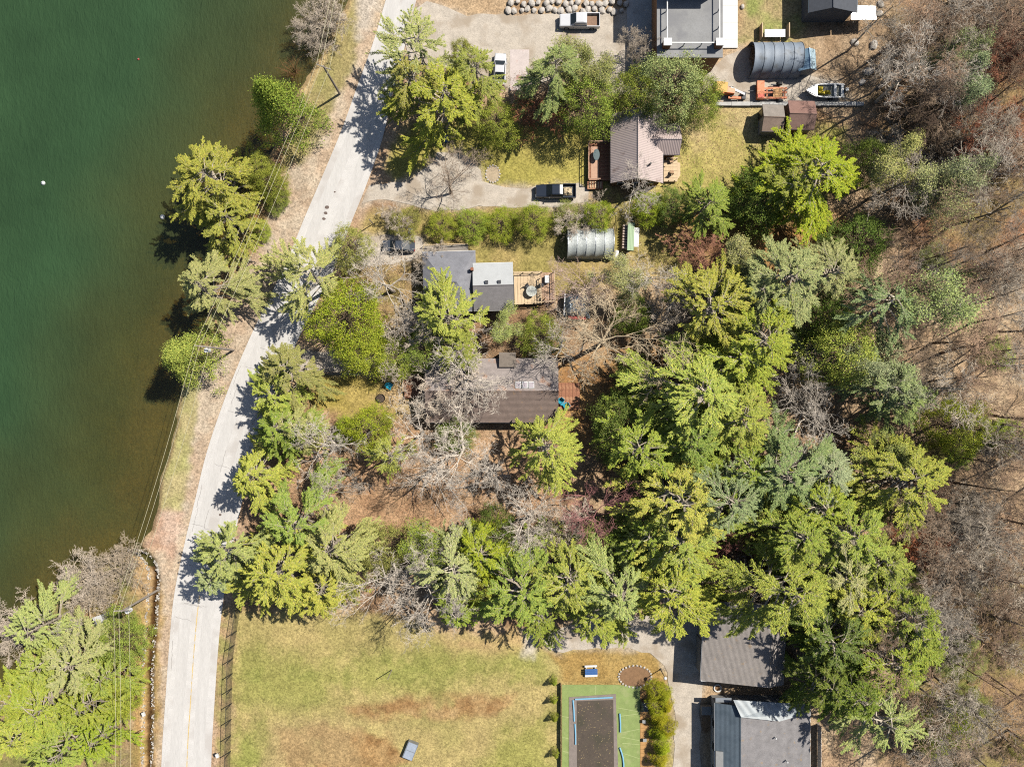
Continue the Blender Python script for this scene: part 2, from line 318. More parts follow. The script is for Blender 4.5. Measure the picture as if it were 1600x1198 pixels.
# ------------------------------------------------------------------ lake
def water():
    wxs = np.concatenate([[-1000, -500, -250, -140, -100], np.arange(-82, -20, 1.0)]); wys = np.concatenate([[-700, -300, -120, -80], np.arange(-62, 63, 1.0), [80, 130, 300, 700]])
    x, y = np.meshgrid(wxs, wys); x = x.ravel(); y = y.ravel(); d = -sdist(x, y, LAKE)
    f = sstep(0, 26, d + 10 * fbm(x, y, 14, 3))
    i = np.arange(len(x)).reshape(len(wys), len(wxs)); Fq = np.stack([i[:-1, :-1].ravel(), i[:-1, 1:].ravel(), i[1:, 1:].ravel(), i[1:, :-1].ravel()], 1)
    keep = (d[Fq] > -3).any(1); Fq = Fq[keep]
    m, nt, bs, out = nodes_mat('lake_water'); L = nt.links.new
    at = N(nt, 'ShaderNodeAttribute', attribute_name='depth'); tc = N(nt, 'ShaderNodeTexCoord')
    mp = N(nt, 'ShaderNodeMapping'); mp.inputs['Rotation'].default_value = (0, 0, R_(30)); mp.inputs['Scale'].default_value = (1, .38, 1); L(tc.outputs['Object'], mp.inputs[0])
    r1 = N(nt, 'ShaderNodeTexNoise', Scale=1.7, Detail=4.0, Roughness=.6, Distortion=.4); L(mp.outputs[0], r1.inputs['Vector'])
    r2 = N(nt, 'ShaderNodeTexNoise', Scale=5.0, Detail=3.0); L(mp.outputs[0], r2.inputs['Vector'])
    ra = N(nt, 'ShaderNodeMath', operation='MULTIPLY_ADD'); L(r2.outputs['Fac'], ra.inputs[0]); ra.inputs[1].default_value = .35; L(r1.outputs['Fac'], ra.inputs[2])
    b = N(nt, 'ShaderNodeBump', Strength=.22, Distance=.3); L(ra.outputs[0], b.inputs['Height']); b2 = N(nt, 'ShaderNodeBump', Strength=.55, Distance=.35); L(ra.outputs[0], b2.inputs['Height'])
    cr = N(nt, 'ShaderNodeMix', data_type='RGBA'); L(at.outputs['Fac'], cr.inputs[0]); cr.inputs[6].default_value = (*A(94, 98, 56), 1); cr.inputs[7].default_value = (*A(58, 86, 54), 1)
    pn = N(nt, 'ShaderNodeTexNoise', Scale=.055, Detail=4.0, Roughness=.6); L(tc.outputs['Object'], pn.inputs['Vector']); pm = N(nt, 'ShaderNodeMapRange'); pm.inputs[1].default_value = .3; pm.inputs[2].default_value = .7; pm.inputs[3].default_value = .78; pm.inputs[4].default_value = 1.22; L(pn.outputs['Fac'], pm.inputs[0])
    ps_ = N(nt, 'ShaderNodeVectorMath', operation='SCALE'); L(cr.outputs[2], ps_.inputs[0]); L(pm.outputs[0], ps_.inputs['Scale'])
    df = N(nt, 'ShaderNodeBsdfDiffuse'); L(ps_.outputs[0], df.inputs['Color']); L(b2.outputs[0], df.inputs['Normal'])
    tr = N(nt, 'ShaderNodeBsdfTransparent'); tr.inputs[0].default_value = (.62, .66, .45, 1)
    mr = N(nt, 'ShaderNodeMapRange'); mr.inputs[3].default_value = .35; mr.inputs[4].default_value = .96; L(at.outputs['Fac'], mr.inputs[0])
    m1 = N(nt, 'ShaderNodeMixShader'); L(mr.outputs[0], m1.inputs[0]); L(tr.outputs[0], m1.inputs[1]); L(df.outputs[0], m1.inputs[2])
    gl = N(nt, 'ShaderNodeBsdfGlossy', Roughness=.35); L(b.outputs[0], gl.inputs['Normal']); fr = N(nt, 'ShaderNodeFresnel', IOR=1.33); L(b.outputs[0], fr.inputs['Normal'])
    m2 = N(nt, 'ShaderNodeMixShader'); L(fr.outputs[0], m2.inputs[0]); L(m1.outputs[0], m2.inputs[1]); L(gl.outputs[0], m2.inputs[2]); L(m2.outputs[0], out.inputs['Surface'])
    me = fast_mesh('lake', np.stack([x, y, np.full(len(x), -.42)], 1), Fq, m)
    a = me.attributes.new('depth', 'FLOAT', 'POINT'); a.data.foreach_set('value', f.astype(np.float32))
    tag(link('lake', me), kind='structure')
water()

# ------------------------------------------------------------------ road and gravel sheets
def sheet(name, pts, m, z=.0, jitter=0.0, step=1.2, kind='structure'):
    P = [Vector((*p, 0)) for p in PW(pts)]; out = []
    for i, p in enumerate(P):
        q = P[(i + 1) % len(P)]; n = max(1, int((q - p).length / step)) if jitter else 1
        for j in range(n): out.append(p.lerp(q, j / n) + Vector((random.uniform(-1, 1), random.uniform(-1, 1), 0)) * jitter)
    bm = bmesh.new(); vs = [bm.verts.new((p.x, p.y, z)) for p in out]; f = bm.faces.new(vs)
    if f.normal.z < 0: f.normal_flip()
    bmesh.ops.triangulate(bm, faces=[f]); me = bpy.data.meshes.new(name); bm.to_mesh(me); bm.free(); me.materials.append(m)
    o = link(name, me)
    if kind: tag(o, kind=kind)
    return o
def smooth_line(p, n=6):
    """Catmull-Rom through pixel points"""
    out = []
    for i in range(len(p) - 1):
        a, b, c, d = p[max(i - 1, 0)], p[i], p[i + 1], p[min(i + 2, len(p) - 1)]
        for j in range(n):
            t = j / n
            out.append(tuple(.5 * (2 * b[k] + (c[k] - a[k]) * t + (2 * a[k] - 5 * b[k] + 4 * c[k] - d[k]) * t * t + (3 * b[k] - a[k] - 3 * c[k] + d[k]) * t ** 3) for k in (0, 1)))
    return out + [p[-1]]
M_ASPH = mat('old_asphalt', A(226, 222, 217), .9, .10, .9, bump=.25, stain=(A(210, 204, 198), .25, .5))
M_GRAV = mat('gravel', A(208, 196, 180), .95, .2, .8, bump=.5, stain=(A(186, 170, 150), .3, .5))
rl, rr_ = smooth_line(ROAD_L), smooth_line(ROAD_R)
def strip(name, la, lb, m, z, parent=None):
    a = PW(la); b = PW(lb); V = [(*p, z) for p in a] + [(*p, z) for p in b]; n = len(a)
    return MB().add(V, [(i, i + 1, n + i + 1, n + i) for i in range(n - 1)]).build(name, m, parent)
road = tag(strip('road', rl, rr_, M_ASPH, .012), kind='structure')
M_YEL = mat('yellow_paint', A(226, 196, 130), .8, .3, 2.0, bump=0, stain=(A(212, 206, 198), 1.4, .5))
mid = [((a[0] + b[0]) / 2 + 1, (a[1] + b[1]) / 2) for a, b in zip(rl, rr_)]
cl = [p for p in mid if p[1] > 925]
strip('centre_line', [(x - .75, y) for x, y in cl], [(x + .75, y) for x, y in cl], M_YEL, .017, road)
M_WHT = mat('edge_paint', A(226, 222, 216), .8, .2, 2.0, bump=0, stain=(A(212, 206, 200), 1.5, .5))
el = [(x + 5, y) for x, y in rl if y > 560]; strip('edge_line', [(x - .5, y) for x, y in el], [(x + .5, y) for x, y in el], M_WHT, .017, road)
M_TYRE = mat('worn_asphalt', A(220, 216, 211), .85, .1, .8, bump=.1, stretch=(2, .2, 1))
for f_ in (.28, .74):
    t_ = [(a[0] * (1 - f_) + b[0] * f_, a[1] * (1 - f_) + b[1] * f_) for a, b in zip(rl, rr_)]
    strip('wheel_track', [(x - 9, y) for x, y in t_], [(x + 9, y) for x, y in t_], M_TYRE, .015, road)
M_CRACK = mat('crack_seal', A(166, 160, 156), .9, .1, 3)
for i in range(22):
    k_ = random.randint(8, len(rl) - 50); w_ = random.random() < .7; a_, b_ = Vector((*rl[k_], 0)), Vector((*rr_[k_], 0)); u0 = random.uniform(.02, .4); u1 = u0 + random.uniform(.3, .55); P_ = []
    for q_ in np.linspace(0, 1, 9):
        if w_: v_ = a_.lerp(b_, u0 + (u1 - u0) * q_) + Vector((random.uniform(-1, 1), random.uniform(-1.2, 1.2) + 6 * q_, 0))
        else: kk = k_ + q_ * 3; i0 = min(int(kk), len(rl) - 2); v_ = Vector((*rl[i0], 0)).lerp(Vector((*rr_[i0], 0)), u0) .lerp(Vector((*rl[i0 + 1], 0)).lerp(Vector((*rr_[i0 + 1], 0)), u0), kk - i0) + Vector((random.uniform(-.8, .8), 0, 0))
        P_.append((v_.x, v_.y))
    strip('crack_seal', P_, [(x + (.0 if w_ else .55), y + (.55 if w_ else 0)) for x, y in P_], M_CRACK, .019, road)
M_PATCH = mat('dark_patch', A(120, 104, 96), .9, .2, 3.0)
for (x, y, r) in ((511, 324, 4), (509, 333, 3.4), (506, 342, 3.2), (344, 804, 2.6), (523, 300, 2)):
    c = W(x, y); MB().prism([(c.x + M_(r) * math.cos(t) * random.uniform(.7, 1.1), c.y + .7 * M_(r) * math.sin(t)) for t in np.linspace(0, 6.28, 9)[:-1]], .012, .021).build('asphalt_patch', M_PATCH, road)
for k_, p_ in DRIVES.items(): sheet('driveway', p_, M_GRAV, .05 if k_ != 'lower_lane' else .06, .25)
M_CONC = mat('concrete', A(206, 204, 200), .85, .1, .6, bump=.15, stain=(A(176, 172, 168), .5, .56))
sheet('pavement', [(978, -40), (1036, -40), (1036, 100), (1030, 116), (1000, 116), (980, 60)], M_CONC, .075)
sheet('pavement', [(797, 78), (827, 78), (827, 142), (797, 142)], mat('pink_slab', A(220, 206, 200), .9, .12, 1.0, stain=(A(176, 120, 96), .5, .58)), .075)

# ------------------------------------------------------------------ foliage prototypes
def leaves_mesh(name, C, D, L, Wd, Nm=None):
    """rhombic sprays: centres C, directions D, length L, width Wd, optional facing Nm"""
    n = len(C); D = D / (np.linalg.norm(D, axis=1, keepdims=True) + 1e-9)
    r = rng.normal(size=(n, 3)); r[:, 2] *= .35
    if Nm is None: S = np.cross(D, np.cross(r, D) * .6 + np.array([0, 0, 1.]))
    else: S = np.cross(D, Nm / (np.linalg.norm(Nm, axis=1, keepdims=True) + 1e-9) + r * .32)
    S /= np.linalg.norm(S, axis=1, keepdims=True) + 1e-9
    L = np.asarray(L).reshape(-1, 1); Wd = np.asarray(Wd).reshape(-1, 1)
    V = np.stack([C - D * L / 2, C + S * Wd / 2 + D * L * .08, C + D * L / 2, C - S * Wd / 2 + D * L * .08], 1).reshape(-1, 3)
    return fast_mesh(name, V, np.arange(n * 4).reshape(-1, 4), M_LEAF, rng.random(n))
def unit(a): return np.array([math.cos(a), math.sin(a), 0.])
def pine_proto(seed, h=16., R=5., wh=9, dens=1.0, up=.2, base=.3, power=.55, thick=1.0, fat=1.0):
    """white pine: whorls of long limbs, each carrying drooping feathery plumes with gaps between"""
    rs = np.random.default_rng(seed); tb = MB(); lim = MB()
    bend = rs.normal(size=2) * .5; axis_p = lambda t: np.array([bend[0] * t * t, bend[1] * t * t, h * t])
    tb.tube([axis_p(t) for t in np.linspace(0, .97, 8)], [.26 * thick * (1 - t) + .03 for t in np.linspace(0, 1, 8)], 6)
    Cs, Ds, Ls, Ns = [], [], [], []; az = rs.random() * 6.28; side = 1 + .28 * np.sin(np.arange(8) * .785 + rs.random() * 6.28) + rs.normal(size=8) * .12
    def limb(p0, az, L, el, r0):
        n = 6; d = unit(az); cv = rs.normal() * .12; lat = np.array([-d[1], d[0], 0])
        pts = np.array([p0 + d * L * s * math.cos(el * .8) + lat * L * cv * s * s + np.array([0, 0, L * (el * s - .34 * s * s)]) for s in np.linspace(0, 1, n)])
        lim.tube(pts, [r0 * (1 - s * .85) for s in np.linspace(0, 1, n)], 3, False); return pts, d, lat
    def plume(pts, d, lat, L, w, s0):
        """comb of fine drooping sprays on both sides of a limb"""
        nf = max(4, int(L * (1.05 - s0) / .15)); sf = np.repeat(np.linspace(s0, 1.0, nf), 2); sg = np.tile([-1., 1.], nf); ln = w * np.clip(np.sin(np.pi * (.15 + .80 * (sf - s0) / (1.0 - s0)) ** .85), .12, 1) * 1.9 * rs.uniform(.55, 1.2, nf * 2)
        m = np.maximum(2, (ln / .105 * dens).astype(int)); I = np.repeat(np.arange(nf * 2), m); k = len(I); v = rs.random(k); f = np.clip(sf[I] + rs.normal(size=k) * .008, 0, .999) * (len(pts) - 1); j = f.astype(int)
        c = pts[j] + (pts[j + 1] - pts[j]) * (f - j)[:, None]; an = (.35 + .3 * rs.random(nf * 2))[I]; dr = d * np.cos(an)[:, None] + lat * (np.sin(an) * sg[I])[:, None]
        c = c + dr * (v * ln[I])[:, None] + np.stack([rs.normal(size=k) * .03, rs.normal(size=k) * .03, -.32 * ln[I] * v ** 1.6 + rs.normal(size=k) * .04], 1)
        Cs.append(c); Ds.append(dr + rs.normal(size=(k, 3)) * .3); Ls.append(rs.uniform(.18, .36, k)); Ns.append(lat * (sg[I] * .5 * v)[:, None] + np.array([0, 0, 1.]) + d * .15)
        q = 8 + int(L * 7); f = np.clip(s0 + (1 - s0) * rs.random(q), 0, .999) * (len(pts) - 1); j = f.astype(int); Cs.append(pts[j] + (pts[j + 1] - pts[j]) * (f - j)[:, None] + rs.normal(size=(q, 3)) * .05); Ds.append(d + rs.normal(size=(q, 3)) * .3); Ls.append(rs.uniform(.2, .36, q)); Ns.append(np.tile([0, 0, 1.], (q, 1)) + rs.normal(size=(q, 3)) * .3)
    for i in range(wh):
        t = i / (wh - 1); z = base + (.985 - base) * t
        for k in range(rs.integers(4, 7)):
            az += 1.21 + rs.normal() * .25; L = R * ((1 - t) ** power * .95 + .09) * rs.uniform(.7, 1.12) * side[int(az * 8 / 6.283) % 8]
            if t < .3 and rs.random() < .3: continue
            p0 = axis_p(z + rs.normal() * .012); el = up + .6 * t ** 2 + rs.normal() * .08
            pts, d, lat = limb(p0, az, L, el, .10 * thick * (.5 + L / R * .6)); plume(pts, d, lat, L, (.17 + .035 * L) * fat, .4)
            for q in range(int(3 + L * 1.3)):
                sg = 1 if q % 2 else -1; s = rs.uniform(.3, .85); f = s * 5; j = int(f); p1 = pts[j] + (pts[j + 1] - pts[j]) * (f - j); l2 = L * (.62 - .42 * s) * rs.uniform(.75, 1.2) + .25
                pp, dd, la = limb(p1, az + sg * rs.uniform(.25, .62), l2, .10 + el * .3, .03 * thick); plume(pp, dd, la, l2, (.15 + .05 * l2) * fat, .15)
    C, D, L, Nm = np.concatenate(Cs), np.concatenate(Ds), np.concatenate(Ls), np.concatenate(Ns)
    return dict(h=h, R=R, parts=[('trunk', tb.mesh('pine_trunk', M_BARK), 0), ('branches', lim.mesh('pine_branches', M_BARK), 0), ('crown', leaves_mesh('pine_crown', C, D, L, L * .26, Nm), 1)])
def dense_proto(seed, h=10., R=4., shape='round', clumps=300, per=72, leaf=.17):
    """dense bushy conifer or cedar: foliage clumps over a lumpy crown with gaps"""
    rs = np.random.default_rng(seed); tb = MB(); lim = MB(); Ns = []
    tb.tube([(0, 0, 0), (.05, .03, h * .45), (.1, 0, h * .9)], [.2, .14, .03], 6)
    Cs, Ds, Ls = [], [], []; lob = rs.random((5, 3)) * 6.28
    for i in range(clumps):
        a = rs.random() * 6.283; t = rs.random() ** (.75 if shape == 'cone' else .9)
        if shape == 'cone': z = h * (.06 + .93 * (1 - (1 - t)**1.0)); rad = R * (1 - t) ** .85 + .08
        else: z = h * (.14 + .84 * t); rad = R * math.sqrt(max(0, 1 - ((t - .38) / .63) ** 2 if t > .38 else 1 - ((.38 - t) / .62) ** 2))
        rad *= 1 + .17 * math.sin(a * 3 + lob[0, 0] + t * 3) + .12 * math.sin(a * 5 + lob[1, 0] - t * 5)
        rad *= rs.uniform(.72, 1.06); d = unit(a); c = d * rad + np.array([0, 0, z])
        if rs.random() < .35: lim.tube([(0, 0, z * .82), tuple(c * [.6, .6, 1] - [0, 0, .2]), tuple(c)], [.05, .035, .012], 3, False)
        cr = rs.uniform(.38, .75) * (R / 4) ** .5; n = int(per * rs.uniform(.6, 1.3)); off = rs.normal(size=(n, 3)) * cr * [.55, .55, .42]
        Ns.append(off / cr + d * .5 + [0, 0, .55]); Cs.append(c + off); Ds.append(np.cross(off, rs.normal(size=(n, 3))) * 1.2 / cr + off * .5 / cr + d * .55 + [0, 0, .5] + rs.normal(size=(n, 3)) * .35); Ls.append(rs.uniform(.7, 1.3, n) * leaf)
    C, D, L = np.concatenate(Cs), np.concatenate(Ds), np.concatenate(Ls)
    return dict(h=h, R=R, parts=[('trunk', tb.mesh('cedar_trunk', M_BARK), 0), ('branches', lim.mesh('cedar_branches', M_BARK), 0), ('crown', leaves_mesh('cedar_crown', C, D, L, L * .5, np.concatenate(Ns)), 1)])
def bare_proto(seed, h=14., R=5., clear=.3, limbs=9, leafy=0, fine=1.0, stems=1, thick=.85, jit=.04):
    """leafless broadleaf: trunk, forking limbs and fine twigs; leafy > 0 adds sparse new leaves"""
    rs = np.random.default_rng(seed); tb = MB(); br = MB(); LC, LD = [], []
    lens = [0, .62, .40, .27, .17]; tips = []
    def grow(p, d, L, r, lev):
        n = (5, 5, 4, 3, 2)[lev]; pts = [np.array(p)]; dd = np.array(d, float)
        for i in range(n):
            dd = dd + rs.normal(size=3) * (jit, .17, .2, .24, .25)[lev] + np.array([0, 0, (.0, .07, .05, .04, .03)[lev]]); dd /= np.linalg.norm(dd); pts.append(pts[-1] + dd * L / n)
        rad = [r * (1 - .72 * i / n) for i in range(n + 1)]
        (tb if lev == 0 else br).tube(pts, rad, (7, 5, 4, 3, 3)[lev], lev == 0)
        if lev == 4 or (lev == 3 and leafy): 
            if leafy:
                m = rs.integers(2, 4 + int(leafy)); LC.append(pts[-1] + rs.normal(size=(m, 3)) * .3); LD.append(dd + rs.normal(size=(m, 3)) * .8)
        if lev == 4: return
        kids = (limbs, 7, 6, int(5 * fine))[lev]; lo = (clear, .25, .2, .15)[lev]
        for k in range(kids):
            s = lo + (1 - lo) * (k + rs.random() * .9) / kids; f = s * n; j = min(int(f), n - 1); q = pts[j] + (pts[j + 1] - pts[j]) * (f - j)
            ref = (pts[j + 1] - pts[j]); ref /= np.linalg.norm(ref); a = rs.random() * 6.28 if lev else k * 2.4 + rs.normal() * .4
            e = unit(a) if lev == 0 else rs.normal(size=3); e = e - ref * (e @ ref); e /= np.linalg.norm(e) + 1e-9
            sp = (.95, .8, .85, .9)[lev] * rs.uniform(.7, 1.15); nd = ref * math.cos(sp) + e * math.sin(sp)
            ln = (R * 1.15 * (1.1 - .5 * (s - clear)), L * .55, L * .55, L * .55)[lev] * rs.uniform(.6, 1.1) * (1.15 - .35 * s if lev else 1)
            grow(q, nd, ln, max(r * (1 - .72 * s) * (.55, .6, .58, .55)[lev], .015), lev + 1)
    for st in range(stems):
        tilt = rs.normal(size=2) * (.06 if stems == 1 else .35); grow((rs.normal() * .1 * (stems > 1), rs.normal() * .1 * (stems > 1), 0), np.array([tilt[0], tilt[1], 1.]) / math.hypot(1, *tilt), h * .82, .2 * thick, 0)
    ps = [('trunk', tb.mesh('bare_trunk', M_BARK), 0), ('branches', br.mesh('bare_branches', M_BARK), 0)]
    if leafy:
        C, D = np.concatenate(LC), np.concatenate(LD); L = rs.uniform(.13, .28, len(C)); ps.append(('crown', leaves_mesh('young_leaves', C, D, L, L * .4), 1))
    return dict(h=h, R=R, parts=ps)
def brush_proto(seed, h=2.6, R=1.8, stems=26):
    rs = np.random.default_rng(seed); b = MB(); 
    for i in range(stems):
        a = rs.random() * 6.28; L = h * rs.uniform(.6, 1.1); lean = rs.uniform(.1, .75); d = unit(a)
        p = [d * .15, d * (.15 + lean * R * .45) + [0, 0, L * .55], d * (.15 + lean * R) + rs.normal(size=3) * .15 + [0, 0, L * .95]]; b.tube(p, [.03, .022, .008], 3, False)
        for k in range(5):
            s = rs.uniform(.3, 1); q = p[0] * (1 - s) + np.array(p[2]) * s; e = rs.normal(size=3) * .35 + d * .25 + [0, 0, .45]; b.tube([q, q + e * L * .4], [.015, .006], 3, False)
    return dict(h=h, R=R, parts=[('stems', b.mesh('brush_stems', M_BARK), 0)])
PROTO = {
 'P': [pine_proto(s, wh=w, up=u, power=pw, dens=dn, fat=ft) for s, w, u, pw, dn, ft in ((1, 9, .2, .5, 1, 1), (2, 8, .26, .45, 1, 1.1), (3, 10, .14, .6, 1.1, 1), (4, 8, .3, .42, 1, .9), (5, 10, .2, .52, 1.1, 1.15), (6, 9, .1, .5, 1, 1.2), (7, 11, .2, .65, 1.1, .9))],
 'S': [pine_proto(s, wh=7, up=.25, power=.45, dens=.75, fat=.8) for s in (11, 12, 13)],                 # thin, see-through pine
 'F': [dense_proto(s) for s in (21, 22, 23)],
 'C': [dense_proto(s, 12, 3.6, 'cone', 340, 60, .18) for s in (31, 32)],
 'B': [bare_proto(s, thick=1.1) for s in (41, 42, 43, 44)],
 'T': [bare_proto(s, 17, 3.6, .45, 10, fine=.6, thick=.7, jit=.02) for s in (51, 52, 53, 54)],                      # tall thin forest trunk
 'L': [bare_proto(s, 12, 4, .3, 8, leafy=6, thick=.7) for s in (61, 62)],
 'N': [bare_proto(s, 6, 2.6, .12, 8, stems=4, fine=.8, thick=.3) for s in (71, 72)],            # many-stemmed sapling clump
 'U': [brush_proto(s) for s in (81, 82, 83)],
}
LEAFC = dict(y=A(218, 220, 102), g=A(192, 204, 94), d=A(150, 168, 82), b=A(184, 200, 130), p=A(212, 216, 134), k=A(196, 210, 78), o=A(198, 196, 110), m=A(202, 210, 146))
BARKC = dict(P=A(196, 182, 162), S=A(204, 192, 172), F=A(150, 130, 106), C=A(140, 120, 98), B=A(236, 222, 204), T=A(206, 190, 172), L=A(204, 194, 176), N=A(230, 212, 190), U=A(210, 186, 158))
KINDNAME = dict(P='pine_tree', S='pine_tree', F='evergreen_tree', C='cedar_tree', B='bare_tree', T='bare_tree', L='leafing_tree', N='bare_shrub', U='bare_shrub')
KINDCAT = dict(P='pine', S='pine', F='evergreen', C='cedar', B='bare tree', T='bare tree', L='tree', N='shrub', U='shrub')
_cnt = {}
def plant(kind, px, py, r, h, col, label, group=None, name=None, cat=None, bark=None, fr=.8, var=None):
    """px,py: where the top shows in the photograph; r: crown radius in photo pixels; h: height in metres"""
    i = _cnt.get(kind, 0); _cnt[kind] = i + 1; pr = PROTO[kind][(i if var is None else var) % len(PROTO[kind])]
    fr = 1.0 if kind == 'C' else fr; p = W(px, py, h * fr); z = max(-.3, gz1(p.x, p.y)); o = empty(name or KINDNAME[kind], (p.x, p.y, z - .05), random.uniform(0, 6.283), label, cat or KINDCAT[kind], group)
    s = M_(r, h * .6) / pr['R'] * dict(P=1.14, S=1.16, B=1.12, L=1.1, N=1.05).get(kind, 1.06); o.scale = (s * random.uniform(.94, 1.06), s * random.uniform(.94, 1.06), h / pr['h'])
    lc = LEAFC[col] if isinstance(col, str) else col; q = random.uniform(.9, 1.1); lc = (lc[0] * q * random.uniform(.88, 1.06), lc[1] * q, lc[2] * q * random.uniform(.8, 1.2))
    bc = bark or BARKC[kind]; q = random.uniform(.85, 1.12)
    for nm, me, leaf in pr['parts']:
        c = link(nm, me, o); c.color = (*lc, 1) if leaf else (bc[0] * q, bc[1] * q, bc[2] * q, 1)
    return o
# ------------------------------------------------------------------ buildings
def ribmat(name, col, freq, axis, var=.1, depth=.5, rough=.6, metal=0.0, stain=None, dark=.82):
    """sheet or shingle surface whose courses run along an axis"""
    m = mat(name, col, rough, var, 1.2, metal, .1, stain=stain); nt = m.node_tree; L = nt.links.new; bs = nt.nodes['Principled BSDF']
    tc = N(nt, 'ShaderNodeTexCoord'); wv = N(nt, 'ShaderNodeTexWave', Scale=freq, Distortion=.25, Detail=1.0); wv.bands_direction = axis; L(tc.outputs['Object'], wv.inputs['Vector'])
    src = bs.inputs['Base Color'].links[0].from_socket; mr = N(nt, 'ShaderNodeMapRange'); mr.inputs[3].default_value = dark; mr.inputs[4].default_value = 1.06; L(wv.outputs['Fac'], mr.inputs[0])
    sc = N(nt, 'ShaderNodeVectorMath', operation='SCALE'); L(src, sc.inputs[0]); L(mr.outputs[0], sc.inputs['Scale']); L(sc.outputs[0], bs.inputs['Base Color'])
    b = N(nt, 'ShaderNodeBump', Strength=depth, Distance=.06); L(wv.outputs['Fac'], b.inputs['Height']); L(b.outputs[0], bs.inputs['Normal']); return m
M_WOOD = mat('weathered_wood', A(196, 160, 126), .85, .2, 2.5, stretch=(1, .15, 1))
M_NEWWOOD = mat('pale_timber', A(232, 204, 166), .85, .16, 2.5, stretch=(1, .15, 1))
M_REDWOOD = mat('red_stained_wood', A(172, 116, 86), .8, .2, 2.5, stain=(A(200, 150, 112), 1.2, .5))
M_BRWALL = mat('brown_siding', A(150, 112, 86), .85, .15, 2.0)
M_GRWALL = mat('grey_siding', A(170, 170, 168), .8, .1, 2.0)
M_WHITE = mat('white_paint', A(240, 240, 238), .6, .05, 2.0, bump=.05)
M_DARK = mat('dark_trim', A(64, 66, 72), .6, .15, 2.0)
M_GLASS = mat('dark_glass', A(40, 48, 56), .25, .1, .5, bump=0, spec=.3)
M_RUB = mat('black_rubber', A(46, 46, 48), .8, .2, 3.0)
M_STEEL = mat('galvanised_steel', A(190, 196, 202), .4, .1, 2.0, .6)
def rect_world(r, h): a = W(r[0], r[1], h); b = W(r[2], r[3], h); return min(a.x, b.x), min(a.y, b.y), max(a.x, b.x), max(a.y, b.y)
def gable(root, r, ridge, ax, he, hr, mroof, mwall, over=.35, hip=(0, 0), trim=None, part='roof', mroof2=None, wall_h0=0.0):
    """roof from its pixel rectangle (at eave height), ridge pixel line at ridge height; ax = direction the ridge runs"""
    o = root.location; x0, y0, x1, y1 = [v - (o.x if i % 2 == 0 else o.y) for i, v in enumerate(rect_world(r, he))]; tr = trim or M_DARK
    if ax == 'y':
        rx = W(ridge, 0, hr).x - o.x; a, b = Vector((rx, y0 + hip[0], hr)), Vector((rx, y1 - hip[1], hr)); S1 = [(x0, y0, he), a, b, (x0, y1, he)]; S2 = [(x1, y1, he), b, a, (x1, y0, he)]
        ends = [[(x1, y0, he), a, (x0, y0, he)], [(x0, y1, he), b, (x1, y1, he)]]
    else:
        ry = W(0, ridge, hr).y - o.y; a, b = Vector((x0 + hip[0], ry, hr)), Vector((x1 - hip[1], ry, hr)); S1 = [(x1, y0, he), b, a, (x0, y0, he)]; S2 = [(x0, y1, he), a, b, (x1, y1, he)]
        ends = [[(x0, y0, he), a, (x0, y1, he)], [(x1, y1, he), b, (x1, y0, he)]]
    rf = MB().slab(S1, .14).build(part, mroof, root); MB().slab(S2, .14).build(part, mroof2 or mroof, root)
    for e, hp in zip(ends, hip):
        if hp: MB().slab(e, .14).build(part, mroof, root)
    MB().tube([a + Vector((0, 0, .02)), b + Vector((0, 0, .02))], .07, 6).build('ridge_cap', mroof, rf)
    for p, q in ((S1[0], S1[3]), (S2[0], S2[3])):
        p, q = Vector(p), Vector(q); MB().tube([p + Vector((0, 0, -.1)), q + Vector((0, 0, -.1))], .07, 5).build('gutter', tr, rf)
    ix0, ix1, iy0, iy1 = x0 + over, x1 - over, y0 + over, y1 - over; w = MB().box(((ix0 + ix1) / 2, (iy0 + iy1) / 2, (he - .22 + wall_h0) / 2), (ix1 - ix0, iy1 - iy0, he - .22 - wall_h0))
    if ax == 'y' and not hip[0]:
        for yy in (iy0, iy1 - .12): w.add([(ix0, yy, he - .23), (ix1, yy, he - .23), (a.x, yy, hr - .3), (ix0, yy + .12, he - .23), (ix1, yy + .12, he - .23), (a.x, yy + .12, hr - .3)], [(0, 1, 2), (5, 4, 3), (0, 2, 5, 3), (1, 4, 5, 2)])
    if ax == 'x' and not hip[0]:
        for xx in (ix0, ix1 - .12): w.add([(xx, iy0, he - .23), (xx, iy1, he - .23), (xx, a.y, hr - .3), (xx + .12, iy0, he - .23), (xx + .12, iy1, he - .23), (xx + .12, a.y, hr - .3)], [(0, 1, 2), (5, 4, 3), (0, 2, 5, 3), (1, 4, 5, 2)])
    w.build('wall', mwall, root); return (ix0, iy0, ix1, iy1)
def window(root, x, y, z, w, h, face, door=False):
    """face: 'x-','x+','y-','y+' outward side of the wall"""
    n = {'x-': (-1, 0), 'x+': (1, 0), 'y-': (0, -1), 'y+': (0, 1)}[face]; vx = n[0] == 0
    f = MB().box((x + n[0] * .03, y + n[1] * .03, z), (w + .16, .08, h + .16) if vx else (.08, w + .16, h + .16)).build('door' if door else 'window', M_WHITE if not door else M_BRWALL, root)
    MB().box((x + n[0] * .075, y + n[1] * .075, z), (w, .03, h) if vx else (.03, w, h)).build('pane', M_GLASS, f)
